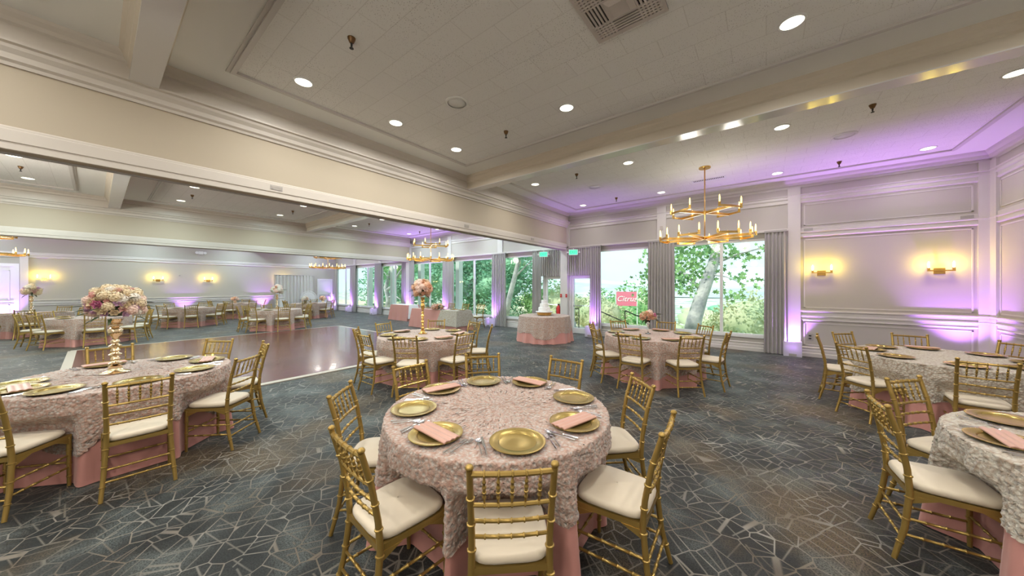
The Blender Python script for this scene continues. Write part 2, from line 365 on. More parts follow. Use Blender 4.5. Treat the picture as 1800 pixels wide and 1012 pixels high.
# corner pilasters of the panelled corner
b = MB().box(XR-.17, YW-.04, 0, XR, YW, 4.1).box(XR-.04, YW-.25, 0, XR, YW, 4.1).box(.42, YW-.05, 0, .66, YW, 4.1)
struct(b.obj('trim_40', M['trim']), 'white pilasters of the panelled corner')
b = MB()
for (x0, x1) in ((.72, 3.2),):
    for (z0, z1) in ((.27, .82), (1.17, 2.83), (3.16, 3.68)):
        q = .022
        b.box(x0, YW-.012, z0, x1, YW, z0+q).box(x0, YW-.012, z1-q, x1, YW, z1).box(x0, YW-.012, z0, x0+q, YW, z1).box(x1-q, YW-.012, z0, x1, YW, z1)
struct(b.obj('trim_41', M['trim']), 'panel frames on the wall beside the windows')
b = MB()
for y0, y1 in ((5.9, 10.3),):
    for (z0, z1) in ((.27, .82), (1.17, 2.83), (3.16, 3.68)):
        q = .022
        b.box(XR-.012, y0, z0, XR, y1, z0+q).box(XR-.012, y0, z1-q, XR, y1, z1).box(XR-.012, y0, z0, XR, y0+q, z1).box(XR-.012, y1-q, z0, XR, y1, z1)
struct(b.obj('trim_42', M['trim']), 'panel frames on the right wall')
# window wall (front)
ZS, ZT = .38, 2.93
holes = []                        # x0,x1,z0,z1,mullions
for i in range(len(COLS)-2):
    a, c = COLS[i], COLS[i+1]
    if abs(c-XH1) < .01: holes += [(a+.12, XH1-1.02, ZS, ZT, 0), (XH1-.98, XH1-.24, 0, 2.06, -1)]
    elif abs(a-XH1) < .01: holes += [(XH1+.13, XH1+1.0, 0, 2.06, -1), (XH1+1.1, c-.12, ZS, ZT, 0)]
    else: holes.append((a+.12, c-.12, ZS, ZT, 1))
b = MB(); xs = XF-.2
for (x0, x1, z0, z1, _) in holes:
    b.box(xs, YW, 0, x0, YW+.15, ZC)
    if z0 > 0: b.box(x0, YW, 0, x1, YW+.15, z0)
    b.box(x0, YW, z1, x1, YW+.15, ZC); xs = x1
b.box(xs, YW, 0, XR+.2, YW+.15, ZC)
struct(b.obj('wall_front', M['wall']), 'window wall')
b = MB().prof(CW, 'x', XF, XR, YW, -1).prof(B1, 'x', XF, XR, YW, -1).prof(B3, 'x', .66, XR, YW, -1).prof(B2, 'x', .66, XR, YW, -1)
b.box(XF, YW-.1, 3.06, .42, YW, 3.12)
for c in COLS[1:-2]:
    if abs(c-XH1) > .01 and abs(c-XH2) > .01: b.box(c-.13, YW-.05, 3.06, c+.13, YW, 4.1)
struct(b.obj('trim_43', M['trim']), 'mouldings along the window wall')
b = MB()
for x0, x1 in ((XF, XH1-1.0), (XH1+1.02, XR)): b.prof(BB, 'x', x0, x1, YW, -1)
struct(b.obj('baseboard_front', M['trim']), 'white baseboard below the windows')
wi = di = 0
for (x0, x1, z0, z1, mu) in holes:
    if mu < 0:
        di += 1
        fr_ = MB(); q = .09; y0, y1 = YW+.03, YW+.09
        fr_.box(x0, y0, 0, x0+q, y1, z1).box(x1-q, y0, 0, x1, y1, z1).box(x0+q, y0, z1-.1, x1-q, y1, z1).box(x0+q, y0, .012, x1-q, y1, .2)
        o = struct(fr_.obj('door_%d' % di, M['white']), 'white framed glass door to the terrace')
        MB().box(x0+q, YW+.055, .2, x1-q, YW+.065, z1-.1).obj('pane', M['glass'], o)
        MB().tube([(x0+.1, YW, 1.0), (x1-.1, YW, 1.0)], .014).box(x0+.1, YW, .97, x0+.14, YW+.04, 1.03).box(x1-.14, YW, .97, x1-.1, YW+.04, 1.03).obj('push_bar', M['silver'], o)
        b = MB().box(x0-.06, YW-.03, 0, x0, YW, z1+.06).box(x1, YW-.03, 0, x1+.06, YW, z1+.06).box(x0, YW-.03, z1, x1, YW, z1+.06); b.obj('door_frame', M['white'], o)
    else:
        wi += 1
        fr_ = MB(); q = .06; y0, y1 = YW+.02, YW+.1
        fr_.box(x0, y0, z0, x0+q, y1, z1).box(x1-q, y0, z0, x1, y1, z1).box(x0+q, y0, z1-q, x1-q, y1, z1).box(x0+q, y0, z0, x1-q, y1, z0+q)
        if mu: xm = (x0+x1)/2; fr_.box(xm-.035, y0, z0+q, xm+.035, y1, z1-q)
        o = struct(fr_.obj('window_%d' % wi, M['white']), 'tall picture window with a white frame')
        if mu:
            xm = (x0+x1)/2
            MB().box(x0+q, YW+.055, z0+q, xm-.035, YW+.063, z1-q).obj('pane', M['glass'], o); MB().box(xm+.035, YW+.055, z0+q, x1-q, YW+.063, z1-q).obj('pane', M['glass'], o)
        else: MB().box(x0+q, YW+.055, z0+q, x1-q, YW+.063, z1-q).obj('pane', M['glass'], o)
        MB().box(x0-.02, YW-.035, z0-.035, x1+.02, YW+.02, z0).obj('window_sill', M['white'], o)
        if PORTALS:
            l = lamp('window_portal', 'AREA', ((x0+x1)/2, YW+.2, (z0+z1)/2), 1, rot=(-pi/2, 0, 0), shape='RECTANGLE', size=x1-x0, size_y=z1-z0)
            l.data.cycles.is_portal = True
# far wall details: double door, pilaster, wall items
o = struct(MB().box(XF, -3.5, 0, XF+.03, -2.05, 2.5).obj('door_3', M['white']), 'white panelled door in the far wall')
b = MB()
for y0 in (-3.4, -2.7):
    for (z0, z1) in ((.15, .95), (1.1, 2.35)):
        q = .03; y1 = y0+.55; x0, x1 = XF+.03, XF+.05
        b.box(x0, y0, z0, x1, y1, z0+q).box(x0, y0, z1-q, x1, y1, z1).box(x0, y0, z0, x1, y0+q, z1).box(x0, y1-q, z0, x1, y1, z1)
b.obj('door_panel', M['white'], o)
MB().box(XF, -3.62, 0, XF+.07, -3.5, 2.62).box(XF, -2.05, 0, XF+.07, -1.93, 2.62).box(XF, -3.5, 2.5, XF+.07, -2.05, 2.62).obj('door_frame', M['white'], o)
struct(MB().box(XF, -1.92, 0, XF+.09, -1.72, 3.0).obj('trim_44', M['trim']), 'white pilaster on the far wall')
o = struct(MB().box(XF, 9.45, 0, XF+.03, 10.25, 2.1).obj('door_4', M['white']), 'white service door in the far wall corner')
MB().box(XF, 9.36, 0, XF+.06, 9.45, 2.19).box(XF, 10.25, 0, XF+.06, 10.34, 2.19).box(XF, 9.45, 2.1, XF+.06, 10.25, 2.19).obj('door_frame', M['white'], o)
MB().tube([(XF+.07, 9.5, 1.0), (XF+.07, 10.2, 1.0)], .02).box(XF+.03, 9.52, .97, XF+.08, 9.56, 1.03).box(XF+.03, 10.14, .97, XF+.08, 10.18, 1.03).obj('push_bar', M['silver'], o)

# ================================================================== chiavari chair (origin on the floor below the seat, faces +y)
def rings(m, P, r, zs, rr=1.28):
    pass
def post_path(s):
    return np.array([(s*.205, -.265, 0), (s*.19, -.215, .20), (s*.178, -.19, .42), (s*.176, -.20, .56), (s*.18, -.235, .75), (s*.183, -.285, .925)])
def interp(P, t):
    P = np.asarray(P); i = min(int(t*(len(P)-1)), len(P)-2); f = t*(len(P)-1)-i
    return P[i]*(1-f)+P[i+1]*f
def bamboo(m, P, r, n=8, ring=(.3, .7), rr=1.3, w=.006):
    """tube with thin raised rings like bamboo nodes"""
    P = np.asarray(P, float); r = np.broadcast_to(r, (len(P),)).astype(float)
    seg = np.linalg.norm(np.diff(P, axis=0), axis=1); cum = np.r_[0, np.cumsum(seg)]; L = cum[-1]
    ts = set(np.round(cum/L, 5).tolist())
    for q in ring:
        for d in (-w, -w*.5, w*.5, w): ts.add(round(q+d/L, 5))
    ts = sorted(t for t in ts if 0 <= t <= 1); PP = []; RR = []
    for t in ts:
        x = t*L; PP.append([np.interp(x, cum, P[:, k]) for k in range(3)]); rad = np.interp(x, cum, r)
        if any(abs(t-q)*L <= w*.51 for q in ring): rad *= rr
        RR.append(rad)
    return m.tube(PP, RR, n)
def make_chair(label):
    t = thing('chiavari_chair', label, 'chair')
    # cushion: rounded trapezoid
    nu, nv = 26, 9; G = []
    for v in range(nv):
        a = pi*v/(nv-1); rr = sin(a)**.55 if 0 < v < nv-1 else 0; z = .462-.026*cos(a)
        row = []
        for u in range(nu):
            th = 2*pi*u/nu; e = .42; cx_ = abs(cos(th))**e*(1 if cos(th) > 0 else -1); cy_ = abs(sin(th))**e*(1 if sin(th) > 0 else -1)
            q = .55+.45*rr if 0 < v < nv-1 else .02
            if v in (0, nv-1): q = .02
            else: q = .80+.20*sin(a)**.6
            hw = .208 if cy_ > 0 else .188; hw = .198+.010*cy_
            row.append((cx_*hw*q, cy_*.205*q, z+(.010*(1-q) if v > nv/2 else 0)+(.006 if v == nv-1 else 0)))
        G.append(row)
    MB().grid(np.array(G), closed=True).obj('seat_cushion', M['cushion'], t, True)
    m = MB(); z0, z1 = .405, .436                       # seat frame with curved apron
    P0 = [(-.176, -.195), (.176, -.195), (.20, .19), (-.20, .19)]
    o = [(x*1.03, y*1.03) for x, y in P0]
    V = [(x, y, z0) for x, y in o]+[(x, y, z1) for x, y in o]
    m.add(V, [(0, 3, 2, 1), (4, 5, 6, 7), (0, 1, 5, 4), (1, 2, 6, 5), (2, 3, 7, 6), (3, 0, 4, 7)])
    for s in (-1, 1):
        for (ya, yb) in ((-.19, -.08), (.18, .08)):
            xa = .176+(.024*(ya+.19)/.38); xb = .176+(.024*(yb+.19)/.38)
            V = [(s*(xa-.009), ya, .405), (s*(xb-.009), yb, .405), (s*(xa-.009), ya, .355), (s*(xa+.009), ya, .405), (s*(xb+.009), yb, .405), (s*(xa+.009), ya, .355)]
            m.add(V, [(0, 1, 2), (3, 5, 4), (0, 2, 5, 3), (1, 4, 5, 2), (0, 3, 4, 1)])
    m.obj('seat_frame', M['gold'], t)
    for s in (-1, 1):
        m = MB(); bamboo(m, [(s*.198, .185, 0), (s*.197, .182, .42)], [.0125, .0165], 8, (.2, .45, .72)); m.obj('leg', M['gold'], t, 50)
        m = MB(); P = post_path(s); bamboo(m, P, [.0135, .0165, .0175, .0165, .0155, .0145], 9, (.12, .28, .42, .56, .70, .84)); 
        e = P[-1]; m.lathe([(0, -.004), (.013, 0), (.0185, .007), (.0185, .013), (.014, .021), (.006, .025), (0, .026)], 10, tuple(e)); m.obj('back_post', M['gold'], t, 50)
    def at(z, s):
        P = post_path(s); return np.array([np.interp(z, P[:, 2], P[:, k]) for k in range(3)])
    def rail(z, name, r, bow=.012, n=7, rg=(.17, .34, .5, .66, .83)):
        a, c = at(z, -1), at(z, 1); P = []
        for k in range(n):
            f = k/(n-1); p = a*(1-f)+c*f; p[1] -= bow*sin(pi*f)*1.0; P.append(p)
        m = MB(); bamboo(m, P, r, 7, rg, 1.35, .005); m.obj(name, M['gold'], t, 50)
    rail(.905, 'top_rail', .0125); rail(.745, 'back_rail', .0095); rail(.665, 'back_rail', .0090); rail(.585, 'back_rail', .0090)
    for k in range(5):
        f = (k+1)/6; a = at(.745, -1)*(1-f)+at(.745, 1)*f; c = at(.905, -1)*(1-f)+at(.905, 1)*f
        a = a+[0, -.012*sin(pi*f), 0]; c = c+[0, -.012*sin(pi*f), 0]
        m = MB(); bamboo(m, [a, a*.75+c*.25, a*.5+c*.5, a*.25+c*.75, c], [.004, .0065, .0078, .0065, .004], 6, (.25, .42, .58, .75), 1.45, .005); m.obj('spindle', M['gold'], t, 50)
    def st(p, q, r=.0085):
        m = MB(); bamboo(m, [p, q], r, 6, (.2, .4, .6, .8), 1.35, .005); m.obj('stretcher', M['gold'], t, 50)
    st((-.198, .184, .20), (.198, .184, .20))
    for z in (.14, .23): st(at(z, -1), at(z, 1))
    for s in (-1, 1):
        for z in (.16, .26): st(at(z, s), (s*.198, .184, z))
    return t
FR = np.array([.788, .6157]); FB = np.array([-.6157, .788])
SECT = ['right side', 'back right', 'far side', 'back left', 'left side', 'front left', 'front side', 'front right']
def sect(v): return SECT[int(round(math.degrees(atan2(v @ FB, v @ FR))/45)) % 8]
CH = [None]; used = set()
def uniq(base, alts=()):
    l = base; i = 0
    while l in used:
        l = base+' '+alts[i] if i < len(alts) else base+' (%d)' % i; i += 1
    used.add(l); return l
def chair(c, deg, dist, where, group, extra='', turn=0):
    """post tops stand `dist` from the table centre at angle deg; the chair faces the table"""
    u = np.array([cos(R_(deg)), sin(R_(deg))]); p = np.array(c)+u*(dist-.275)
    lab = uniq('gold ivory-cushioned chair on the %s of %s%s' % (sect(u), where, extra), ('turned slightly', 'beside its neighbour', 'pushed in'))
    rz = atan2(-u[1], -u[0])-pi/2+R_(turn)
    if CH[0] is None:
        CH[0] = make_chair(lab); CH[0].location = (*p, 0); CH[0].rotation_euler = (0, 0, rz); CH[0]['group'] = group; return CH[0]
    return dup(CH[0], (*p, 0), rz, lab, group)

# ================================================================== round draped tables
def foldf(th, seed, k=15):
    q = np.zeros_like(th); r = np.random.default_rng(seed)
    for kk, a in ((k, 1.0), (k+4, .5), (k-5, .45), (int(k*.45), .5)): q += a*np.cos(kk*th+r.uniform(0, 6.28))
    q = q/1.6; return np.sign(q)*np.abs(q)**.8
def skirt(c, R, z0, z1, amp, flare, seed, off=0, ztop=.765, nth=220, nz=16, k=15, rough=0, zbot=None, top=True, tz=0, push=()):
    th = np.arange(nth)*2*pi/nth; f = foldf(th, seed, k); rows = []
    r_ = np.random.default_rng(seed+1)
    if top:
        nr = 26 if rough else 4
        for i in range(nr): rr = R*(i+.02)/nr; rows.append((np.full(nth, rr), np.full(nth, ztop+tz)))
    for a in (0, .35, .7, 1.0): rows.append((np.full(nth, R+.012*sin(a*pi/2)+off), np.full(nth, ztop+tz-.014*(1-cos(a*pi/2)))))
    zb = np.full(nth, z1) if zbot is None else zbot(th)
    for i in range(1, nz+1):
        z = (ztop-.014)+(zb-(ztop-.014))*i/nz; t = np.clip((ztop-z)/ztop, 0, 1)
        rows.append((R+.012+off+flare*t+amp*f*t**.75, z))
    new = []
    for rr, z in rows:                                   # the cloth gives way where a seat is pushed under the table
        rr = np.array(rr, float)
        for ang, rf in push:
            da = (th-ang+pi) % (2*pi)-pi; lat = np.abs(rr*np.sin(da)); fwd = rr*np.cos(da)
            wl = np.clip((.33-lat)/.10, 0, 1); wz = np.clip((.64-z)/.13, 0, 1); wl = wl*wl*(3-2*wl); wz = wz*wz*(3-2*wz)
            lim = (rf-.012+off*.6)/np.maximum(np.cos(da), .5); k_ = wl*wz*(np.cos(da) > 0)
            rr = np.where(rr > lim, rr*(1-k_)+lim*k_, rr)
        new.append((rr, z))
    rows = new
    G = np.stack([np.stack([c[0]*0+rr*np.cos(th), rr*np.sin(th), z], -1) for rr, z in rows])
    if rough:
        wgt = np.clip(np.hypot(G[..., 0], G[..., 1])/(R*.45), .12, 1)[..., None]
        G += r_.normal(0, 1, G.shape)*np.array([rough, rough, rough*.8])*wgt
    if top: G[0, :, :] = (0, 0, ztop+tz)
    return MB().grid(G, closed=True)
def corner_drop(base, ext, th0, k=4, wob=.02, seed=0):
    ph = np.random.default_rng(seed).uniform(0, 6.28, 3)
    return lambda th: .765-(base+ext*np.clip(np.cos(k*(th-th0)), 0, 1)**1.3+wob*(np.cos(9*th+ph[0])+.6*np.cos(17*th+ph[1])))
def table(c, R, where, seed, drop, lace='lace', near=False, amp=.055, lacecol='cream and pink', push=()):
    o = skirt(c, R, .765, .006, amp, .07, seed, nth=300 if near else 170, nz=26 if near else 16, k=19, push=push).obj('tablecloth', M['satin'], None, True, (*c, 0))
    tag(o, 'pink satin cloth to the floor on %s' % where, 'tablecloth', 'pink satin cloths')
    o = skirt(c, R, .765, 0, amp, .07, seed, off=.012, nth=520 if near else 200, nz=40 if near else 16, k=19, rough=.0035 if near else .003, zbot=drop, tz=.012, push=push).obj('lace_overlay', M[lace], None, True, (*c, 0))
    tag(o, '%s rosette lace overlay on %s' % (lacecol, where), 'table overlay', 'rosette lace overlays')
TZ = .783   # surface of the lace
def plate_mesh():
    m = MB().lathe([(0, .004), (.045, .003), (.09, .003), (.108, .006), (.113, .012), (.118, .0155), (.150, .018), (.160, .0195), (.1645, .019), (.165, .016), (.150, .011), (.115, .006), (.10, 0), (0, 0)], 40)
    return m
PL = [None]; NP = [None]; CUT = {}
def napkin_mesh():
    # folded strip with three raised pleats lying across the plate
    nx, ny = 15, 13; G = np.zeros((nx, ny, 3))
    for i in range(nx):
        for j in range(ny):
            x = (i/(nx-1)-.5)*.115; y = (j/(ny-1)-.5)*.32
            z = .024+.007*abs(sin(i/(nx-1)*pi*3))-.10*max(0, abs(y)-.145)+(.002 if i == nx-1 else 0)
            G[i, j] = (x+.006*sin(y*9), y, z)
    m = MB().grid(G); B_ = G.copy(); B_[:, :, 2] -= .007; k0 = m.k; m.grid(B_[::-1])
    for e in ((0, slice(None)), (-1, slice(None))):
        pass
    per = [(i, 0) for i in range(nx)]+[(nx-1, j) for j in range(1, ny)]+[(i, ny-1) for i in range(nx-2, -1, -1)]+[(0, j) for j in range(ny-2, 0, -1)]
    V = [G[a] for a in per]+[B_[a] for a in per]; q = len(per)
    m.add(V, [(i, i+q, (i+1) % q+q, (i+1) % q) for i in range(q)])
    return m
def fork_mesh():
    m = MB(); P = [(0, -.095, .003), (0, -.04, .004), (0, .02, .006), (0, .045, .003)]
    m.tube(P, [.0055, .004, .0028, .004], 6); m.box(-.011, .043, .002, .011, .058, .004)
    for x in (-.0095, -.0032, .0032, .0095): m.box(x-.0016, .057, .002, x+.0016, .098, .0045)
    return m
def knife_mesh(): return MB().tube([(0, -.105, .004), (0, -.02, .005), (0, 0, .004)], [.0055, .0065, .004], 6).box(-.008, 0, .002, .007, .115, .004)
def spoon_mesh():
    m = MB().tube([(0, -.095, .003), (0, 0, .004), (0, .045, .004)], [.0055, .003, .003], 6)
    an = np.arange(14)*2*pi/14; G = np.stack([np.stack([.019*q*np.cos(an), .07+.030*q*np.sin(an), .004+.004*q**2+0*an], -1) for q in (.02, .4, .75, 1)])
    m.grid(G, True); return m
def rawobj(name, me, label, cat, group, loc, rz):
    o = bpy.data.objects.new(name, me); C.objects.link(o); o.location = loc; o.rotation_euler = (0, 0, rz); return tag(o, label, cat, group)
MESH = {}
def inst(name, key, mk, mt, smooth, label, cat, group, loc, rz):
    if key not in MESH: MESH[key] = mk().mesh(name, mt, smooth)
    return rawobj(name, MESH[key], label, cat, group, loc, rz)
def setting(c, deg, where, nap=None, cutlery=True, r=.625, sidebyside=''):
    u = np.array([cos(R_(deg)), sin(R_(deg))]); v = np.array([-u[1], u[0]]); p = np.array(c)+u*r; rz = R_(deg)+pi/2   # local +y points to the table centre
    s = sect(u)
    # every place is set for the guest outside: local +y -> -u
    inst('charger_plate', 'plate', plate_mesh, M['plate'], 40, uniq('gold plate%s on the %s of %s' % (' under a napkin' if nap is not None else '', s, where), ('next to its twin', 'third')), 'plate', 'gold charger plates', (*p, TZ), 0)
    if nap is not None:
        inst('napkin', 'nap', napkin_mesh, M['napkin'], 50, uniq('folded pink napkin on the %s of %s' % (s, where), ('next to its twin', 'third')), 'napkin', 'pink napkins', (*p, TZ+.002), rz+R_(78+nap*.12))
    if cutlery:
        for nm, key, mk, off, rr in (('fork', 'fork', fork_mesh, .225, .01), ('fork', 'fork', fork_mesh, .195, .03), ('knife', 'knife', knife_mesh, -.195, .0), ('spoon', 'spoon', spoon_mesh, -.222, .0)):
            q = p+v*off*-1*(-1)+u*rr
            which = {'fork': 'dinner fork' if off > .2 else 'salad fork', 'knife': 'table knife', 'spoon': 'teaspoon'}[nm]
            inst(nm, key, mk, M['silver'], 50, uniq('silver %s on the %s of %s' % (which, s, where), ('next to its twin', 'third')), nm, 'silver cutlery', (*q, TZ+.002), rz)

TABLES = dict(
 A=dict(c=(-1.63, 1.91), R=.80, w='the nearest table', near=True, ch=[(-46, 1.12), (-91, 1.13), (-138, 1.16), (-179, 1.12), (139, 1.14), (92, 1.14), (46, 1.17), (3, 1.19)],
        pl=[(-39, None), (-87, 62), (-133, None), (-177, -35), (143, None), (102, 12), (51, None), (5, -40)], drop=(.34, .12, R_(-68))),
 B=dict(c=(-5.38, .2), R=.82, w='the left front table', near=True, ch=[(2, 1.3), (43, 1.22), (87, 1.2), (132, 1.18), (-176, 1.2), (-40, 1.22)],
        pl=[(-100, None), (-72, 30), (-40, None), (5, None), (47, None), (92, -30), (140, None), (-168, 70)], drop=(.36, .16, R_(-30))),
 C=dict(c=(-5.12, 3.86), R=.82, w='the rose ball table', ch=[(-127, 1.2), (-87, 1.22), (-173, 1.2), (130, 1.2), (82, 1.18), (40, 1.26), (-7, 1.26), (-50, 1.24)],
        pl=[(-127, None), (-84, None), (-173, 70), (130, None), (82, None), (40, 20), (-7, 60), (-47, None)], drop=(.50, .10, .3)),
 D=dict(c=(-1.71, 6.5), R=.83, w='the glass vase table', ch=[(-170, 1.14), (-128, 1.18), (-91, 1.2), (-47, 1.22), (-4, 1.22), (48, 1.16), (143, 1.14), (90, 1.12)],
        pl=[(-170, None), (-128, 20), (-91, None), (-47, 60), (-4, None), (48, None), (143, 10), (90, 80)], drop=(.54, .06, .3)),
 E=dict(c=(1.83, 6.8), R=.83, w='the right wall table', ch=[(174, 1.2), (136, 1.16), (-141, 1.24), (93, 1.14), (-92, 1.22), (45, 1.2)],
        pl=[(174, 30), (136, None), (-141, None), (93, 90), (-92, None), (45, None), (0, 20), (-47, None)], drop=(.42, .08, .3)),
 F=dict(c=(1.76, 3.38), R=.82, w='the table at the right edge', near=True, ch=[(138, 1.14), (-175, 1.16)],
        pl=[(138, None), (-172, 60), (92, 15), (-125, None)], drop=(.34, .14, R_(180))),
 G=dict(c=(-15.95, -.1), R=.8, w='the leftmost dance floor table', far=True, ch=[(-140, 1.3), (-100, 1.25), (-48, 1.2), (5, 1.2), (50, 1.3), (95, 1.25), (140, 1.2), (-178, 1.2)], pl=[(-45, None), (-130, None), (90, None), (180, None)], drop=(.52, .08, 0)),
 H=dict(c=(-19.8, -1.3), R=.8, w='the far table near the white door', far=True, ch=[(-60, 1.2), (-5, 1.2), (60, 1.2), (100, 1.2), (150, 1.2), (-110, 1.2)], pl=[(0, None), (60, None), (-60, None)], drop=(.52, .08, 0)),
 J=dict(c=(-19.5, 2.5), R=.8, w='the far table under the sconces', far=True, ch=[(-100, 1.2), (-50, 1.2), (-5, 1.2), (45, 1.2), (95, 1.2), (150, 1.2), (-155, 1.2)], pl=[(-45, None), (0, None), (90, None)], drop=(.52, .08, 0)),
 K=dict(c=(-15.3, 4.42), R=.8, w='the far flower stand table', far=True, ch=[(-140, 1.2), (-100, 1.2), (-55, 1.2), (-5, 1.2), (45, 1.2), (90, 1.2), (140, 1.2), (180, 1.2)], pl=[(-90, None), (-40, None), (10, None), (180, None)], drop=(.52, .08, 0)),
 L=dict(c=(-22.4, 4.7), R=.8, w='the furthest table', far=True, ch=[(-120, 1.2), (-75, 1.2), (-30, 1.2), (20, 1.2), (70, 1.2), (150, 1.2)], pl=[(-45, None), (0, None)], drop=(.52, .08, 0)),
 M=dict(c=(-19.3, 7.05), R=.8, w='the far table before the backdrop', far=True, ch=[(-130, 1.2), (-80, 1.2), (-25, 1.2), (30, 1.2), (80, 1.2), (150, 1.2)], pl=[(-45, None), (0, None)], drop=(.52, .08, 0)),
)
for i, (k, T) in enumerate(TABLES.items()):
    b_, e_, t0 = T['drop']
    table(T['c'], T['R'], T['w'], 11+i, corner_drop(b_, e_, t0, seed=i), near=T.get('near', False), push=[(R_(a_), d_-.275-.21 if T.get('near') else max(d_-.485, T['R']-.035)) for a_, d_ in T['ch']], lace='lacec' if k in 'EF' else 'lace', lacecol='cream' if k in 'EF' else 'cream and pink')
    for (dg, ds) in T['ch']: chair(T['c'], dg, ds, T['w'], 'chairs around the %s' % ('near tables' if not T.get('far') else 'tables in the far rooms'), turn=random.uniform(-4, 4))
    for (dg, np_) in T['pl']: setting(T['c'], dg, T['w'], np_, cutlery=k in 'ABF', r=T['R']-.175)

# ================================================================== flowers
def petal(m, base, dirv, up, L, W_, curl, n=3):
    """cupped petal patch growing from base along up, leaning to dirv"""
    side = np.cross(dirv, up); G = np.zeros((n+1, 4, 3))
    for i in range(n+1):
        f = i/n
        for j in range(4):
            g = (j/3-.5)*2; wv = W_*sin(pi*(.15+.75*f))**.6
            G[i, j] = base+up*L*f*(1-.15*abs(g))+dirv*(curl*f**2*L+.10*L*f)+side*g*wv-dirv*abs(g)**2*W_*.45*(-1)*-1
    m.grid(G)
def rose_mesh(seed=0):
    m = MB(); r = np.random.default_rng(seed); up = np.array([0, 0, 1.])
    for li, (n_, rad, L, W_, cu) in enumerate(((3, .004, .030, .012, .0), (4, .010, .031, .016, .12), (5, .018, .030, .020, .35), (6, .026, .026, .022, .75))):
        for k in range(n_):
            a = 2*pi*k/n_+li*.7+r.uniform(-.2, .2); d = np.array([cos(a), sin(a), 0]); petal(m, d*rad*.6+up*(-.004*li), d, up, L*r.uniform(.9, 1.1), W_, cu)
    m.lathe([(0, .022), (.007, .018), (.012, 0), (.024, -.006), (.018, -.02), (0, -.024)], 8)
    return m
def hyd_mesh(seed=0):
    m = MB(); r = np.random.default_rng(seed); n_ = 46
    for i in range(n_):
        z = 1-1.55*(i+.5)/n_; a = i*2.39996; q = math.sqrt(max(0, 1-z*z)); nrm = np.array([q*cos(a), q*sin(a), z]); c0 = nrm*.046*r.uniform(.92, 1.08)
        t1 = np.cross(nrm, [0.3, .2, 1.]); t1 /= np.linalg.norm(t1); t2 = np.cross(nrm, t1); ph = r.uniform(0, 6)
        for k in range(4):
            d = t1*cos(ph+k*pi/2)+t2*sin(ph+k*pi/2); e = np.cross(nrm, d)
            m.add([c0, c0+d*.007+e*.006+nrm*.002, c0+d*.0145+nrm*.0035, c0+d*.007-e*.006+nrm*.002], [(0, 1, 2, 3)])
    m.lathe([(0, .036), (.022, .03), (.038, .008), (.036, -.016), (.015, -.03), (0, -.032)], 10)
    return m
def leaf_mesh():
    G = np.array([[(-.001, 0, 0), (0, 0, 0), (.001, 0, 0)], [(-.013, .03, .006), (0, .03, 0), (.013, .03, .006)], [(-.010, .06, .004), (0, .062, -.002), (.010, .06, .004)], [(-.001, .095, -.006), (0, .096, -.007), (.001, .095, -.006)]])
    return MB().grid(G)
FM = {}
def flower(kind, mt):
    key = kind+mt
    if key not in FM:
        FM[key] = {'rose': rose_mesh, 'hydrangea': hyd_mesh}[kind](len(FM)).mesh(kind, M[mt], True) if kind != 'leaf' else leaf_mesh().mesh('leaf', M[mt], True)
    return FM[key]
from mathutils import Vector
def bouquet(name, label, loc, rx, rz_, n, pal, seed, scale=1.0, leaves=16, low=-.55, group=None, cat='flowers'):
    t = thing(name, label, cat, loc, 0, group); r = np.random.default_rng(seed)
    m = MB(); m.lathe([(0, .62*rz_), (rx*.5, .5*rz_), (rx*.72, .1*rz_), (rx*.6, -.35*rz_), (rx*.2, -.6*rz_), (0, -.62*rz_)], 14); m.obj('foam_core', M['leafd'], t, True)
    for i in range(n):
        z = 1-(1-low)*(i+.5)/n; a = i*2.39996+r.uniform(-.15, .15); q = math.sqrt(max(0, 1-z*z)); nrm = Vector((q*cos(a)/rx, q*sin(a)/rx, z/rz_)).normalized()
        p = Vector((rx*q*cos(a), rx*q*sin(a), rz_*z))*r.uniform(.86, .99)
        kind, mt = pal[int(r.integers(len(pal)))]
        o = bpy.data.objects.new(kind, flower(kind, mt)); C.objects.link(o); o.parent = t; o.location = p-nrm*.02*scale
        o.rotation_mode = 'QUATERNION'; o.rotation_quaternion = nrm.to_track_quat('Z', 'Y'); s_ = scale*r.uniform(.9, 1.2)*(1.0 if kind == 'hydrangea' else 1.12); o.scale = (s_, s_, s_)
    for i in range(leaves):
        z = r.uniform(-.85, .4); a = r.uniform(0, 6.28); q = math.sqrt(1-z*z); p = Vector((rx*q*cos(a), rx*q*sin(a), rz_*z))*.88
        o = bpy.data.objects.new('leaf', flower('leaf', 'leafd')); C.objects.link(o); o.parent = t; o.location = p
        o.rotation_mode = 'QUATERNION'; o.rotation_quaternion = Vector((cos(a)*q, sin(a)*q, z*.6)).to_track_quat('Y', 'Z'); o.scale = (scale*1.15,)*3
    return t
PALB = [('hydrangea', 'f_cream')]*6+[('hydrangea', 'f_white')]*2+[('rose', 'f_cream')]*5+[('rose', 'f_blush')]*4+[('rose', 'f_lilac')]*3+[('rose', 'f_pink')]*4+[('rose', 'f_magenta')]+[('hydrangea', 'f_blush')]*2
PALC = [('hydrangea', 'f_blush')]*3+[('rose', 'f_peach')]*5+[('rose', 'f_blush')]*4+[('hydrangea', 'f_peach')]*2+[('rose', 'f_cream')]*2
PALW = [('hydrangea', 'f_white')]*4+[('rose', 'f_cream')]*3+[('rose', 'f_blush')]
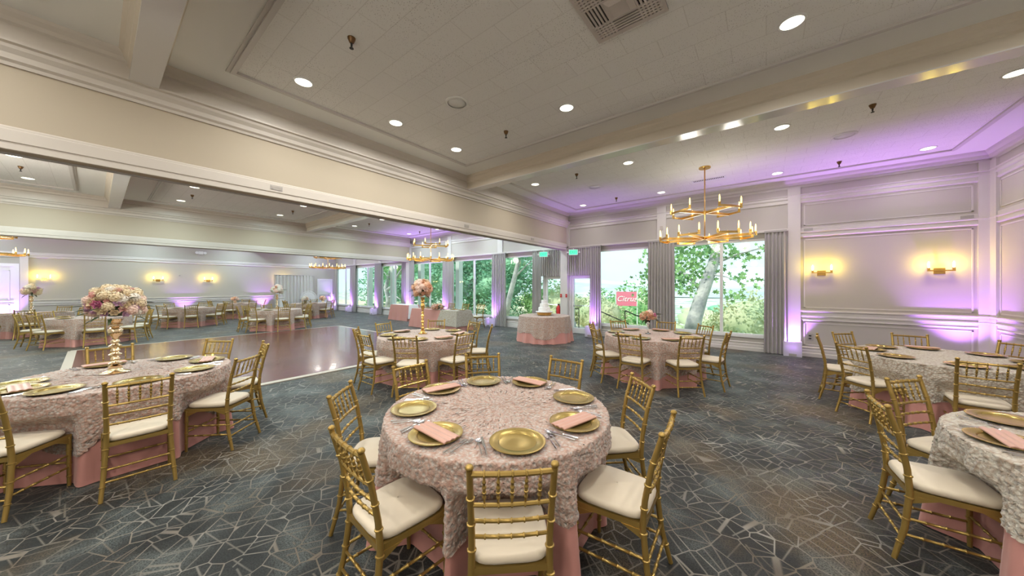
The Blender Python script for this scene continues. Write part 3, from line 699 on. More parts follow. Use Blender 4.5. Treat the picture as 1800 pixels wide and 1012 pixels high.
def stand(loc, h, label, mt='mirror', w_=1.0):
    t = thing('tall_flower_stand', label, 'flower stand', loc)
    MB().lathe([(0, 0), (.105*w_, 0), (.107*w_, .008), (.085*w_, .014), (.055*w_, .03), (.045*w_, .055), (.05*w_, .07), (.03*w_, .08)], 28).obj('base', M[mt], t, 50)
    P = [(.03, .08)]; k = 0; z = .08; nb = 6
    for i in range(nb):
        zz = .08+(h*.62-.08)*i/nb; d = (h*.62-.08)/nb; rr = .046 if i % 2 == 0 else .034
        P += [(.020, zz+.004), (rr, zz+d*.30), (rr, zz+d*.5), (.022, zz+d*.92)]
    MB().lathe([(r*w_, z) for r, z in P], 24, cap=True).obj('baluster_stem', M[mt], t, 50)
    MB().lathe([(.020*w_, h*.62), (.024*w_, h*.66), (.05*w_, h*.72), (.052*w_, h*.80), (.03*w_, h*.84), (.034*w_, h*.86), (.05*w_, h*.87), (.05*w_, h*.90), (.036*w_, h*.92), (.052*w_, h*.98), (.056*w_, h), (0, h)], 24).obj('top_cup', M[mt], t, 50)
    return t
TB = TABLES['B']['c']; sb = (-5.45, .13)
stand((*sb, TZ), .57, 'tall mercury gold baluster stand on the left front table', 'mirror', 1.05)
bouquet('flower_arrangement', 'large cream, blush and lilac flower ball on the tall stand of the left front table', (*sb, TZ+.57+.15), .222, .205, 99, PALB, 3, .98, 15)
sc_ = (-5.24, 3.9)
stand((*sc_, TZ), .70, 'slim tall gold stand on the middle table', 'brass', .8)
bouquet('flower_arrangement', 'round peach rose ball on the gold stand of the middle table', (*sc_, TZ+.70+.165), .19, .19, 46, PALC, 5, 1.1, 12, low=-.8)
for c_, lab, pal, sd in (((-19.75, -1.35), 'the far table near the white door', PALB, 8), ((-15.35, 4.45), 'the far table beside the dance floor', PALC[:5]+PALW, 9)):
    stand((*c_, TZ), .58, 'tall slim stand on %s' % lab, 'mirror', .95)
    bouquet('flower_arrangement', 'pink and white flower ball on the stand of %s' % lab, (*c_, TZ+.58+.18), .19, .19, 34, pal, sd, 1.6, 6)
# glass vase with a low posy on table D
vd = (-1.80, 6.58)
o = MB().lathe([(0, 0), (.055, 0), (.056, .004), (.012, .012), (.009, .05), (.012, .11), (.03, .20), (.047, .265), (.043, .265), (.026, .20), (.008, .12), (0, .11)], 24).obj('trumpet_vase', M['vaseglass'], None, True, (*vd, TZ))
tag(o, 'clear glass trumpet vase on the table by the window', 'vase')
bouquet('flower_arrangement', 'low posy of peach and burgundy roses in the glass vase by the window', (*vd, TZ+.335), .155, .10, 26, PALC+[('rose', 'f_magenta')]*2, 12, 1.2, 16)
for c_, lab, pal, sd, pot in (((-22.4, 4.6), 'the furthest table along the far wall', PALC, 21, 'mirror'), ((-19.4, 6.9), 'the far table in front of the drape backdrop', PALW, 22, 'rubber'), ((-20.2, 8.1), 'the small stool table near the service door', PALC, 23, 'mirror')):
    if sd == 23:
        t = thing('cocktail_table', 'small round cocktail table by the service door', 'table', (*c_, 0)); MB().lathe([(0, .74), (.3, .74), (.3, .765), (0, .765)], 24).obj('tabletop', M['whitecloth'], t, 40); MB().lathe([(0, 0), (.2, 0), (.2, .02), (.03, .04), (.03, .74), (0, .74)], 16).obj('pedestal', M['white'], t, 40)
    o = MB().lathe([(0, 0), (.06, 0), (.085, .14), (.08, .14), (0, .02)], 18).obj('flower_pot', M[pot], None, 40, (*c_, TZ if sd != 23 else .765))
    tag(o, '%s flower pot on %s' % ('black' if pot == 'rubber' else 'small silver', lab), 'flower pot')
    bouquet('flower_arrangement', 'small %s posy on %s' % ('white' if sd == 22 else 'pink', lab), (*c_, (TZ if sd != 23 else .765)+.22), .16, .13, 16, pal, sd, 1.5, 8)

# ================================================================== cake table, cake, head tables
CK = (-5.52, 8.72)
o = skirt(CK, .77, .765, .006, .04, .09, 77, nth=240, k=17).obj('tablecloth', M['satin'], None, True, (*CK, 0)); tag(o, 'pink satin cloth to the floor on the round cake table', 'tablecloth')
o = skirt(CK, .77, .765, 0, .04, .09, 77, off=.012, nth=260, nz=18, k=17, rough=.0028, zbot=corner_drop(.47, .18, 1.1, 3, seed=4), tz=.012).obj('lace_overlay', M['lace'], None, True, (*CK, 0)); tag(o, 'cream rosette lace overlay on the cake table', 'table overlay')
t = thing('cake_stand', 'round gold cake stand on the cake table', 'cake stand', (*CK, TZ))
MB().lathe([(0, 0), (.20, 0), (.22, .01), (.22, .015), (.24, .09), (.25, .10), (0, .10)], 36).obj('pedestal', M['brass'], t, 40)
MB().lathe([(0, .10), (.27, .10), (.275, .108), (.27, .118), (0, .118)], 40).obj('top_plate', M['white'], t, 40)
t = thing('wedding_cake', 'white three tier wedding cake with a heart topper', 'cake', (*CK, TZ+.118))
M['icing'] = mat('white_icing', (.84, .83, .82), .6)
z = 0
for r_, h_ in ((.185, .13), (.14, .12), (.095, .11)):
    MB().lathe([(0, z), (r_, z), (r_+.008, z+.008), (r_, z+.016), (r_, z+h_-.01), (r_-.01, z+h_), (0, z+h_)], 36).obj('tier', M['icing'], t, 40)
    m = MB()
    for k in range(int(r_*110)):
        a = 2*pi*k/int(r_*110); m.lathe([(0, -.012), (.011, -.006), (.012, .004), (.006, .012), (0, .013)], 6, (r_*cos(a), r_*sin(a), z+.012))
    m.obj('piped_border', M['icing'], t, True); z += h_
P = [(.055*16*sin(q)**3/16, 0, .075+.055*(13*cos(q)-5*cos(2*q)-2*cos(3*q)-cos(4*q))/16) for q in np.linspace(0, 2*pi, 28)]
P = [(p[0]*.788, p[0]*.6157, p[2]+z) for p in P]; MB().tube(P, .007, 6).tube([(0, 0, z-.005), (0, 0, z+.03)], .005, 6).obj('heart_topper', M['white'], t, 40)
def boxcloth(x0, y0, x1, y1, z, seed, flare=.05, off=0, zb=.006, nper=46):
    per = []; 
    for (ax, ay, bx, by) in ((x0, y0, x1, y0), (x1, y0, x1, y1), (x1, y1, x0, y1), (x0, y1, x0, y0)):
        L = hypot(bx-ax, by-ay); k = max(6, int(L*26))
        for i in range(k): per.append((ax+(bx-ax)*i/k, ay+(by-ay)*i/k))
    per = np.array(per); ctr = np.array([(x0+x1)/2, (y0+y1)/2]); nrm = per-ctr
    N = np.stack([np.where(np.abs(nrm[:, 0]) >= (x1-x0)/2-1e-4, np.sign(nrm[:, 0]), 0), np.where(np.abs(nrm[:, 1]) >= (y1-y0)/2-1e-4, np.sign(nrm[:, 1]), 0)], -1)
    r = np.random.default_rng(seed); s = np.arange(len(per)); f = np.cos(s*.55+1)+.6*np.cos(s*.23+2)+.4*np.cos(s*1.1)
    corner = (np.abs(N).sum(1) > 1.5)
    rows = []
    for q in (0, .02, .5, .75, 1.0):
        if q < 1: rows.append(np.c_[ctr+nrm*q if q else np.tile(ctr, (len(per), 1)), np.full(len(per), z+off)])
    rows.append(np.c_[per+N*(.004+off), np.full(len(per), z+off)])
    for i in range(1, 11):
        t_ = i/10; rows.append(np.c_[per+N*((.006+off+flare*t_*(1+.8*corner))[:, None] if True else 0)+N*(f*.012*t_)[:, None], np.full(len(per), z+(zb-z)*t_)])
    return MB().grid(np.stack(rows), True)
for (x0, y0, x1, y1, nm, sd) in ((-15.05, 9.25, -13.65, 9.95, 'the small buffet table by the far windows', 1), (-11.75, 8.2, -9.0, 8.9, 'the long head table by the windows', 2)):
    o = boxcloth(x0, y0, x1, y1, .765, sd).obj('tablecloth', M['satin'], None, 60); tag(o, 'pink satin cloth to the floor on %s' % nm, 'tablecloth')
    if sd == 2:
        o = boxcloth(x1-.85, y0-.01, x1+.01, y1+.01, .765, 3, off=.012, flare=.075, zb=.2).obj('lace_overlay', M['lacec'], None, 60); tag(o, 'white lace runner hanging over the right end of the long head table', 'table overlay')
    else:
        o = boxcloth(x0-.01, y0+.12, x1+.01, y1-.12, .765, 4, off=.012, flare=.075, zb=.12).obj('lace_overlay', M['whitecloth'], None, 60); tag(o, 'white runner hanging over the ends of the small buffet table', 'table overlay')
bouquet('flower_arrangement', 'pale pink flower garland lying on the front edge of the long head table', (-10.25, 8.32, .87), .27, .14, 26, PALC, 31, 1.5, 20)
for i, x in enumerate((-11.1, -10.2, -9.3)):
    u = dup(CH[0], (x, 9.55, 0), pi, 'gold chiavari chair behind the long head table, %s of three' % ('leftmost', 'middle', 'rightmost')[i], 'chairs behind the long head table')
for i, x in enumerate((-11.2, -9.6, -9.15)):
    inst('charger_plate', 'plate', plate_mesh, M['plate'], 40, 'gold charger plate on the long head table, %s of three' % ('leftmost', 'middle', 'rightmost')[i], 'plate', 'gold charger plates', (x, 8.62, .78), 0)

# ================================================================== drape backdrop, peacock chair
t = thing('drape_backdrop', 'silver satin drape hung on a dark pipe frame against the far wall', 'backdrop', (-23.7, 7.83, 0))
b = MB()
for y in (-1.1, 1.1): b.tube([(0, y, 0), (0, y, 2.38)], .022, 8).box(-.2, y-.2, .001, .2, y+.2, .02)
b.tube([(0, -1.12, 2.38), (0, 1.12, 2.38)], .02, 8); b.obj('pipe_frame', M['grey'], t)
yy = np.linspace(-1.07, 1.07, 220); zz = np.linspace(.03, 2.37, 8)
G = np.stack([np.stack([.03*np.cos(yy*34)+.015*np.cos(yy*71+1)+0*yy, yy, np.full_like(yy, z)], -1) for z in zz]); MB().grid(G).obj('drape', M['backdrop'], t, True)
t = thing('peacock_chair', 'white round backed wicker chair in front of the drape backdrop', 'chair', (-22.9, 8.35, 0), -pi/2-.3)
MB().lathe([(0, .0), (.24, 0), (.16, .2), (.2, .40), (.27, .44), (0, .45)], 24).obj('seat', M['white'], t, 40)
m = MB()
for k in range(17):
    a = pi*(k/16)*1.3-.15*pi; m.tube([(0, -.22, .45), (.42*cos(a), -.28, .95+.42*sin(a))], .010, 6)
m.tube([(.42*cos(a), -.28, .95+.42*sin(a)) for a in np.linspace(0, 2*pi, 30)], .022, 6).tube([(.26*cos(a), -.27, .95+.26*sin(a)) for a in np.linspace(0, 2*pi, 26)], .014, 6); m.lathe([(0, 0), (.36, 0), (.36, .012), (0, .012)], 30); m.v[-1] = m.v[-1][:, [0, 2, 1]]*[1, -1, 1]+[0, -.27, .95]; m.obj('backrest', M['white'], t, 50)
for i, y in enumerate((6.6,)):
    o = MB().lathe([(0, 0), (.15, 0), (.15, .05), (.12, .07), (.11, .95), (.15, .98), (.15, 1.02), (0, 1.02)], 20).obj('pedestal_column', M['white'], None, 40, (-23.3, 7.0, 0)); tag(o, 'white pedestal column left of the drape backdrop', 'column')

# ================================================================== chandeliers
def chandelier(label):
    t = thing('chandelier', label, 'chandelier')
    MB().lathe([(0, -.035), (.11, -.035), (.115, -.03), (.115, 0), (0, 0)], 28).obj('canopy', M['brass'], t, 40)
    MB().tube([(0, 0, -.03), (0, 0, -1.56)], .013, 10).obj('rod', M['bronze'], t, True)
    for nm, z, n_, R, half in (('upper_tier', -1.0, 4, .71, .40), ('lower_tier', -1.56, 8, .90, .215)):
        b = MB().lathe([(0, -.04), (.035, -.035), (.035, .04), (0, .045)], 12, (0, 0, z)); e = MB(); blist = []
        for k in range(n_):
            a = 2*pi*(k+.5)/n_+(.12 if n_ == 4 else .2); d = np.array([cos(a), sin(a)]); s = np.array([-d[1], d[0]])
            V = []; th = .008
            for q, hh in ((.02, .027), (R*cos(half), .027)):
                for sg in (-1, 1):
                    for zz in (-hh, hh): V.append((*(d*q+s*sg*th), z+zz))
            b.add(V, [(0, 1, 3, 2), (4, 6, 7, 5), (0, 4, 5, 1), (2, 3, 7, 6), (1, 5, 7, 3), (0, 2, 6, 4)])
            V = [(*(d*q+s*sg*th*.9), z-.0285) for q in (.03, R*cos(half)) for sg in (-1, 1)]; e.add(V, [(0, 1, 3, 2)])
            # curved cross bar
            A = np.linspace(-half, half, 9); G = []
            for zz, rr in ((-.02, -.008), (-.02, .008), (.02, .008), (.02, -.008)): G.append([((R*cos(half)+(R-R*cos(half))*(1-(q/half)**2)*.0+rr)*cos(a+q*1.0)/cos(q)**.6, (R*cos(half)+rr)*sin(a+q)/cos(q)**.6, z+zz) for q in A])
            G.append(G[0]); b.grid(np.array(G))
            for q in (-half, half):
                px, py = R*cos(half)*cos(a+q)/cos(q)**.6, R*cos(half)*sin(a+q)/cos(q)**.6
                b.box(px-.022, py-.022, z-.02, px+.022, py+.022, z+.065)
                blist.append((px, py, z))
        o = b.obj(nm, M['brass'], t, 40); e.obj('light_strip', M['ledstrip'], o); 
        if 'cb' not in MESH: MESH['cb'] = MB().lathe([(0, .065), (.011, .067), (.012, .10), (.0135, .15), (.010, .19), (.004, .215), (0, .22)], 10).mesh('candle_bulb', M['bulb'], True)
        for q in blist: u = bpy.data.objects.new('candle_bulb', MESH['cb']); C.objects.link(u); u.parent = o; u.location = q
    return t
cl = [((-1.06, 8.2, ZC), 'two tier brass candle chandelier hanging by the windows of the near room'), ((-10.5, 8.2, ZC), 'two tier brass candle chandelier hanging over the middle room'), ((-19.8, 8.2, ZC), 'brass candle chandelier in the far room near the windows'), ((-19.8, -2.3, ZC), 'brass candle chandelier in the far room at the left edge')]
c0 = chandelier(cl[0][1]); c0.location = cl[0][0]; c0['group'] = 'brass candle chandeliers'
for p, l in cl[1:]: dup(c0, p, .1, l)
cl += [((-1.06, -2.4, ZC), 'unseen brass chandelier added behind the camera to brighten the near room ceiling'), ((-10.5, -2.4, ZC), 'unseen brass chandelier added behind the header to brighten the middle room ceiling')]  # out of view, added so their light lifts the dark ceilings
for p, l in cl[-2:]: dup(c0, p, .1, l)
for p, l in cl:
    for q in (0, 2.1, 4.2): lamp('candle_light', 'POINT', (p[0]+.5*cos(q), p[1]+.5*sin(q), p[2]-1.3), E_CHAND*((3.2 if -12 < p[0] < -8 else 1.5) if p[1] < 0 else .36), (1, .93, .82), shadow_soft_size=.15)

# ================================================================== ceiling fixtures
def ordn(i): return ('first', 'second', 'third', 'fourth', 'fifth', 'sixth')[i]
def downlight(label):
    t = thing('recessed_downlight', label, 'ceiling light', group='recessed ceiling downlights')
    MB().lathe([(.095, -.010), (.112, -.008), (.115, -.002), (.115, 0), (.095, 0)], 28, cap=False).obj('trim_ring', M['white'], t, True)
    MB().lathe([(0, -.006), (.094, -.006), (.094, -.002), (0, -.002)], 28).obj('lens', M['lens'], t, True)
    return t
dl0 = None
def put_down(x, y, label, e=1.0, col=None):
    global dl0
    if dl0 is None: dl0 = downlight(label); dl0.location = (x, y, ZC-.006)
    else: dup(dl0, (x, y, ZC-.006), 0, label)
    lamp('downlight_lamp', 'AREA', (x, y, ZC-.02), E_DOWN*e, col or WARM, shape='DISK', size=.18, spread=R_(168))
rows = [(-3.7, 'row furthest back'), (-1.1, 'back row'), (1.63, 'near row'), (2.94, 'second row'), (4.22, 'third row'), (6.9, 'row beyond the beam'), (9.65, 'row nearest the windows')]
for (y, rn) in rows:
    for i, x in enumerate((-4.64, -2.29, .2, 2.4)):
        if y == 2.94 and i > 0: continue
        put_down(x, y, 'recessed downlight in the near room ceiling, %s, %s from the header' % (rn, ordn(i)), .9 if y < 5 else (.40 if y > 9 else .7))
for (y, rn) in [(-3.7, 'row furthest back'), (-1.0, 'left row'), (1.6, 'second row'), (4.15, 'third row'), (6.88, 'row beyond the beam'), (9.6, 'row nearest the windows')]:
    for i, x in enumerate((-14.0, -11.8, -9.4, -7.0)):
        put_down(x, y, 'recessed downlight in the middle room ceiling, %s, %s from the far header' % (rn, ordn(i)), 1.1, COOL)
for (y, rn) in [(-3.2, 'left row'), (1.6, 'second row'), (5.0, 'third row'), (8.8, 'row nearest the windows')]:
    for i, x in enumerate((-23.0, -20.0, -17.0)):
        put_down(x, y, 'recessed downlight in the far room ceiling, %s, %s from the far wall' % (rn, ordn(i)), 1.5, COOL)
def sprinkler(label):
    t = thing('fire_sprinkler', label, 'sprinkler', group='ceiling sprinklers')
    MB().lathe([(0, 0), (.04, 0), (.038, -.012), (.022, -.05), (.016, -.055), (0, -.055)], 14).obj('escutcheon', M['brown'], t, 40)
    MB().lathe([(0, -.05), (.010, -.055), (.010, -.085), (.004, -.09), (.02, -.105), (.022, -.11), (0, -.112)], 10).obj('head', M['rubber'], t, 40)
    return t
s0 = None
for x, y, l in ((-3.42, 1.65, 'near the second downlight row'), (-3.44, 4.24, 'beside the round speaker'), (-3.46, 6.86, 'just beyond the beam'), (-3.47, 9.42, 'near the windows'), (1.2, 9.55, 'near the right windows'), (1.2, 6.85, 'above the right table')):
    l = 'small aged brass fire sprinkler on the near room ceiling %s' % l
    if s0 is None: s0 = sprinkler(l); s0.location = (x, y, ZC-.006)
    else: dup(s0, (x, y, ZC-.006), 0, l)
for x, y, l in ((-12.75, -1.0, 'at the left'), (-12.9, 1.7, 'second from the left'), (-12.9, 4.2, 'third from the left'), (-13.0, 7.0, 'beyond the beam'), (-13.0, 9.5, 'nearest the windows')):
    dup(s0, (x, y, ZC-.006), 0, 'small aged brass fire sprinkler on the middle room ceiling %s' % l)
sp0 = None
for x, y, l in ((-3.45, 3.15, 'over the central table'), (1.06, 7.94, 'over the right table'), (-3.55, 8.05, 'near the exit doors')):
    l = 'round white ceiling speaker %s' % l
    if sp0 is None:
        sp0 = thing('ceiling_speaker', l, 'speaker', (x, y, ZC-.006), group='round ceiling speakers')
        MB().lathe([(.13, -.012), (.15, -.012), (.165, -.004), (.165, 0), (.13, 0)], 32, cap=False).obj('rim', M['ceil'], sp0, True)
        MB().lathe([(0, -.004), (.13, -.006), (.13, 0), (0, 0)], 32).obj('grille', M['ceil'], sp0, True)
    else: dup(sp0, (x, y, ZC-.006), 0, l)
# square air diffuser
t = thing('ceiling_air_vent', 'square beige air diffuser with slotted grilles in the near ceiling', 'air vent', (-1.06, 2.96, ZC-.006))
h = .31
MB().box(-h-.03, -h-.03, -.006, h+.03, h+.03, 0).obj('back_plate', M['dark'], t)
f = MB(); q = .022
f.box(-h-.03, -h-.03, -.02, h+.03, -h, -.006).box(-h-.03, h, -.02, h+.03, h+.03, -.006).box(-h-.03, -h, -.02, -h, h, -.006).box(h, -h, -.02, h+.03, h, -.006); f.obj('frame', M['vent'], t)
s = MB()
for k in range(6):
    a = .13+k*.034
    for sg in (-1, 1):
        s.box(-h, sg*a-.009, -.022, h, sg*a+.009, -.006); s.box(sg*a-.009, -h, -.020, sg*a+.009, h, -.006)
s.obj('slats', M['vent'], t)
MB().add([(-.12, -.12, -.022), (.12, -.12, -.022), (.12, .12, -.022), (-.12, .12, -.022), (-.075, -.075, -.05), (.075, -.075, -.05), (.075, .075, -.05), (-.075, .075, -.05)], [(0, 1, 5, 4), (1, 2, 6, 5), (2, 3, 7, 6), (3, 0, 4, 7), (4, 5, 6, 7)]).obj('centre_cone', M['vent'], t)
t = thing('linear_ceiling_vent', 'linear slot vent in the ceiling behind the near chandelier', 'air vent', (-1.1, 9.2, ZC-.006))
MB().box(-.36, -.11, -.008, .36, .11, 0).obj('frame', M['white'], t)
s = MB(); 
for k in range(18): s.box(-.32+k*.036, -.08, -.011, -.302+k*.036, .0, -.008)
s.obj('slots', M['dark'], t)
# small grilles on header 1
for i, (y, l) in enumerate(((1.64, 'left'), (5.5, 'middle'), (8.3, 'right'))):
    t = thing('header_grille', 'small grey vent plate on the near header, %s one' % l, 'vent', (XH1+.02, y, 3.14), group='grey vent plates on the header')
    MB().box(0, -.075, -.032, .006, .075, .032).obj('plate', M['grey'], t)
    b = MB()
    for k in range(3): b.box(.006, -.065, -.022+k*.018, .009, .065, -.014+k*.018)
    b.obj('slats', M['beige'], t)
for i, (x, l) in enumerate(((.80, 'left'), (3.12, 'right'))):
    t = thing('wall_grille', 'small grey vent plate on the picture rail of the right wall panel, %s one' % l, 'vent', (x, YW-.022, 3.06))
    MB().box(-.08, -.01, -.03, .08, 0, .03).obj('plate', M['grey'], t)
# ================================================================== sconces
def sconce(label):
    t = thing('wall_sconce', label, 'wall light', group='brass two candle wall sconces')     # faces -y, wall at y=0
    MB().box(-.075, -.02, -.075, .075, 0, .045).obj('back_plate', M['brass'], t)
    b = MB().box(-.16, -.11, -.02, .16, -.085, .005).box(-.02, -.10, -.015, .02, -.015, .0)
    for s_ in (-1, 1): b.box(s_*.16-.018, -.115, -.02, s_*.16+.018, -.08, .05)
    b.obj('arm', M['brass'], t)
    b = MB()
    for s_ in (-1, 1): b.lathe([(0, .05), (.013, .052), (.015, .09), (.016, .14), (.010, .17), (0, .18)], 12, (s_*.16, -.0975, 0))
    b.obj('bulbs', M['bulbw'], t, True)
    return t
c0 = sconce('brass two candle sconce on the right wall panel nearest the curtain'); c0.location = (1.03, YW, 2.02)
SCP = [((1.03, YW, 2.02), 0), ((2.78, YW, 2.02), 0)]
dup(c0, (2.78, YW, 2.02), 0, 'brass two candle sconce on the right wall panel nearest the corner')
for y, l in ((-1.35, 'leftmost, above the tall stand'), (1.95, 'second from the left'), (3.83, 'third from the left'), (7.3, 'behind the drape backdrop')):
    dup(c0, (XF, y, 2.0), pi/2, 'brass two candle sconce on the far wall, %s' % l); SCP.append(((XF, y, 2.0), 1))
for (p, d) in SCP:
    for s_ in (-.16, .16):
        q = (p[0]+s_, p[1]-.16, p[2]+.13) if d == 0 else (p[0]+.16, p[1]+s_, p[2]+.13)
        lamp('sconce_light', 'POINT', q, E_SCONCE, (1, .74, .06), shadow_soft_size=.03)
# ================================================================== uplights
UP = [(.50, YW-.16, 'beside the right curtain', 1), (3.02, YW-.40, 'in the right corner', 1.0), (-4.62, YW-.36, 'by the exit door curtain', .7), (-9.15, YW-.36, 'on the middle room window post', 1), (-12.25, YW-.36, 'on the post behind the head table', 1),
      (-15.15, YW-.36, 'at the header post', 1), (-18.5, YW-.36, 'on the first far room window post', 1), (-21.6, YW-.36, 'on the last far room window post', 1), (XF+.25, 10.42, 'in the far corner', 1.2),
      (XF+.3, 6.25, 'left of the drape backdrop', .8), (XF+.3, 2.85, 'on the far wall between two sconces', .5), (XF+.3, -2.3, 'beside the white far door', 1.1)]
u0 = None
for x, y, l, e in UP:
    l = 'white boxed purple uplight standing on the floor %s' % l
    if u0 is None:
        u0 = thing('uplight', l, 'uplight', (x, y, 0), group='purple uplights along the walls')
        b = MB().box(-.17, -.15, .005, -.16, .11, .36).box(.16, -.15, .005, .17, .11, .36).box(-.16, -.15, .005, .16, -.14, .36); b.obj('white_box', M['box'], u0)
        MB().lathe([(0, .02), (.07, .02), (.07, .15), (.06, .15), (.055, .12), (0, .12)], 20).obj('lamp_can', M['grey'], u0, 40)
        MB().box(-.07, -.158, .02, .07, -.15, .075).obj('power_unit', M['grey'], u0)
        MB().lathe([(0, .125), (.054, .125), (.054, .128), (0, .128)], 18).obj('lens', mat('purple_led_lens', (.5, .3, 1), .5, emit=UPCOL, es=3), u0)
    else: dup(u0, (x, y, 0), pi/2 if x < XF+.5 and y < 10 else 0, l)
    lamp('uplight_glow', 'POINT', (x, y-.05, .22), .5*e, UPCOL, shadow_soft_size=.03)
    sp = lamp('uplight_beam', 'SPOT', (x, y, .17), E_UP*e*8, UPCOL, (R_(180-3), 0, 0), spot_size=R_(86), spot_blend=.8, shadow_soft_size=.05)
# ================================================================== curtains
def curtain_obj(name, x0, x1, z0, z1, y, nf, amp, label, flare=0.0, seed=0, group='grey pleated curtains'):
    r = np.random.default_rng(seed); s = np.linspace(0, 1, nf*12+1); zz = np.linspace(z0, z1, 9); ph = r.uniform(0, 6.28)
    G = []
    for z in zz:
        f = (z1-z)/(z1-z0); am = amp*(.55+.45*min(1, f*3)); xx = x0+(x1-x0)*s+flare*(s-.5)*f
        G.append(np.stack([xx+.008*np.sin(2*pi*nf*2*s+ph), y+am*np.cos(2*pi*nf*s+ph)+.3*am*np.cos(2*pi*nf*.37*s+ph*2), np.full_like(s, z)], -1))
    t = thing(name, label, 'curtain', group=group); MB().grid(np.array(G)).obj('fabric', M['curtain'], t, True)
    b = MB().box(min(x0, x1), y-.03, z1-.015, max(x0, x1), y+.03, z1+.03); b.obj('heading_tape', M['curtain'], t)
    return t
posts = {-21.5: 'the last window post of the far room', -18.4: 'the second far room window post', -12.1: 'the window post behind the head table', -8.9: 'the window post left of the cake table', -2.5: 'the window post between the doors and the big window'}
for i, (cx_, l) in enumerate(posts.items()):
    curtain_obj('curtain', cx_-.37, cx_+.37, .012, 3.05, YW-.13, 9, .035, 'grey floor length curtain gathered on %s' % l, .05, i)
curtain_obj('curtain', -.04, .40, .012, 3.06, YW-.13, 6, .035, 'grey floor length curtain at the right end of the big window', .04, 20)
curtain_obj('curtain', -4.76, -4.38, .012, 3.05, YW-.13, 5, .035, 'curtain lit purple right of the exit door', .05, 21)
curtain_obj('curtain', -7.16, -6.76, .012, 3.05, YW-.13, 5, .035, 'grey curtain left of the exit door behind the cake', .03, 22)
curtain_obj('curtain', -15.95, -15.55, .012, 3.05, YW-.13, 5, .035, 'grey curtain left of the far header post', .03, 23)
curtain_obj('curtain', -15.2, -14.8, .012, 3.05, YW-.13, 5, .035, 'grey curtain right of the far header post', .03, 24)
curtain_obj('curtain', -24.15, -23.85, .012, 3.05, YW-.13, 4, .035, 'grey curtain in the far corner', .02, 25)
curtain_obj('valance', -5.62, -4.70, 2.07, 3.04, YW-.13, 11, .03, 'short grey pleated valance over the exit door right of the post', 0, 30)
curtain_obj('valance', -6.80, -5.92, 2.07, 3.04, YW-.13, 11, .03, 'short grey pleated valance over the exit door left of the post', 0, 31)
# ================================================================== small wall items
def text(body, size, loc, rot, mt, name='lettering', parent=None, ext=.002, shear=0, ax='CENTER'):
    cu = bpy.data.curves.new(name, 'FONT'); cu.body = body; cu.size = size; cu.extrude = ext; cu.align_x = ax; cu.align_y = 'CENTER'; cu.shear = shear
    cu.materials.append(mt); tmp = bpy.data.objects.new(name, cu); C.objects.link(tmp); bpy.context.view_layer.update()
    me = bpy.data.meshes.new_from_object(tmp); bpy.data.objects.remove(tmp); me.name = name; o = bpy.data.objects.new(name, me); C.objects.link(o); o.location = loc; o.rotation_euler = rot
    if parent: o.parent = parent
    return o
M['exitletter'] = mat('exit_letter', (.02, .3, .12), .5, emit=(.02, .55, .2), es=.8)
for x, y, rz, l in ((-5.32, 10.3, .35, 'right of the post'), (-6.55, 10.3, .35, 'left of the post')):
    t = thing('exit_sign', 'lit green EXIT sign over the terrace door, %s' % l, 'exit sign', (x, y, 2.88), rz)
    MB().box(-.16, -.02, -.10, .16, .02, .10).obj('housing', M['white'], t)
    MB().box(-.14, -.024, -.08, .14, -.02, .08).obj('face', M['exit'], t)
    text('EXIT', .13, (0, -.026, 0), (pi/2, 0, 0), M['exitletter'], 'exit_lettering', t, .001)
    MB().tube([(0, 0, .09), (0, 0, .13), (0, .14, .13)], .012, 8).obj('mount_bracket', M['white'], t)
    for s_ in (-1, 1): MB().lathe([(0, 0), (.035, .005), (.04, .03), (.03, .05), (0, .055)], 14, (s_*.20, 0, -.03)).obj('emergency_lamp', M['white'], t, True)
for x, l in ((-5.665, 'right side'), (-5.885, 'left side')):
    t = thing('fire_alarm_pull', 'red fire alarm pull station on the %s of the post' % l, 'fire alarm', (x, YW-.16, 1.35))
    MB().box(-.03, -.03, -.06, .03, .0, .06).obj('housing', M['red'], t); MB().box(-.015, -.036, -.005, .015, -.03, .005).obj('pull_bar', M['white'], t)
t = thing('fire_extinguisher', 'red fire extinguisher hanging at the left side of the door post', 'fire extinguisher', (-6.02, YW-.12, .55))
MB().lathe([(0, 0), (.075, .01), (.08, .04), (.08, .34), (.06, .40), (.025, .43), (.02, .46), (0, .46)], 18).obj('cylinder', M['red'], t, 50)
MB().box(-.015, -.05, .46, .015, .04, .50).tube([(0, .02, .47), (.07, .0, .40), (.09, 0, .2)], .009, 6).obj('valve_and_hose', M['rubber'], t)
t = thing('wall_outlet', 'grey wall outlet low on the right wall panel', 'outlet', (.83, YW, .47)); MB().box(-.06, -.012, -.09, .06, 0, .09).obj('cover_plate', M['grey'], t); MB().box(-.025, -.016, -.05, .025, -.012, -.015).box(-.025, -.016, .015, .025, -.012, .05).obj('sockets', M['rubber'], t)
t = thing('emergency_light', 'round white emergency light high on the far wall', 'emergency light', (XF, 3.53, 3.5)); MB().box(0, -.1, -.08, .06, .1, .08).obj('housing', M['white'], t)
b = MB()
for s_ in (-1, 1): b.tube([(.03, s_*.16, 0), (.10, s_*.16, 0)], .07, 14)
b.obj('lamp_heads', M['white'], t, 40)
t = thing('thermostat', 'small beige thermostat on the post above the curtain', 'thermostat', (-2.5, YW-.05, 3.45)); MB().box(-.04, -.02, -.06, .04, 0, .06).obj('housing', M['beige'], t)
t = thing('wall_camera', 'small dark camera dome on the far wall above the sconces', 'camera', (XF, 2.73, 2.25)); MB().tube([(0, 0, 0), (.06, 0, 0)], .03, 10).obj('housing', M['grey'], t, 40)

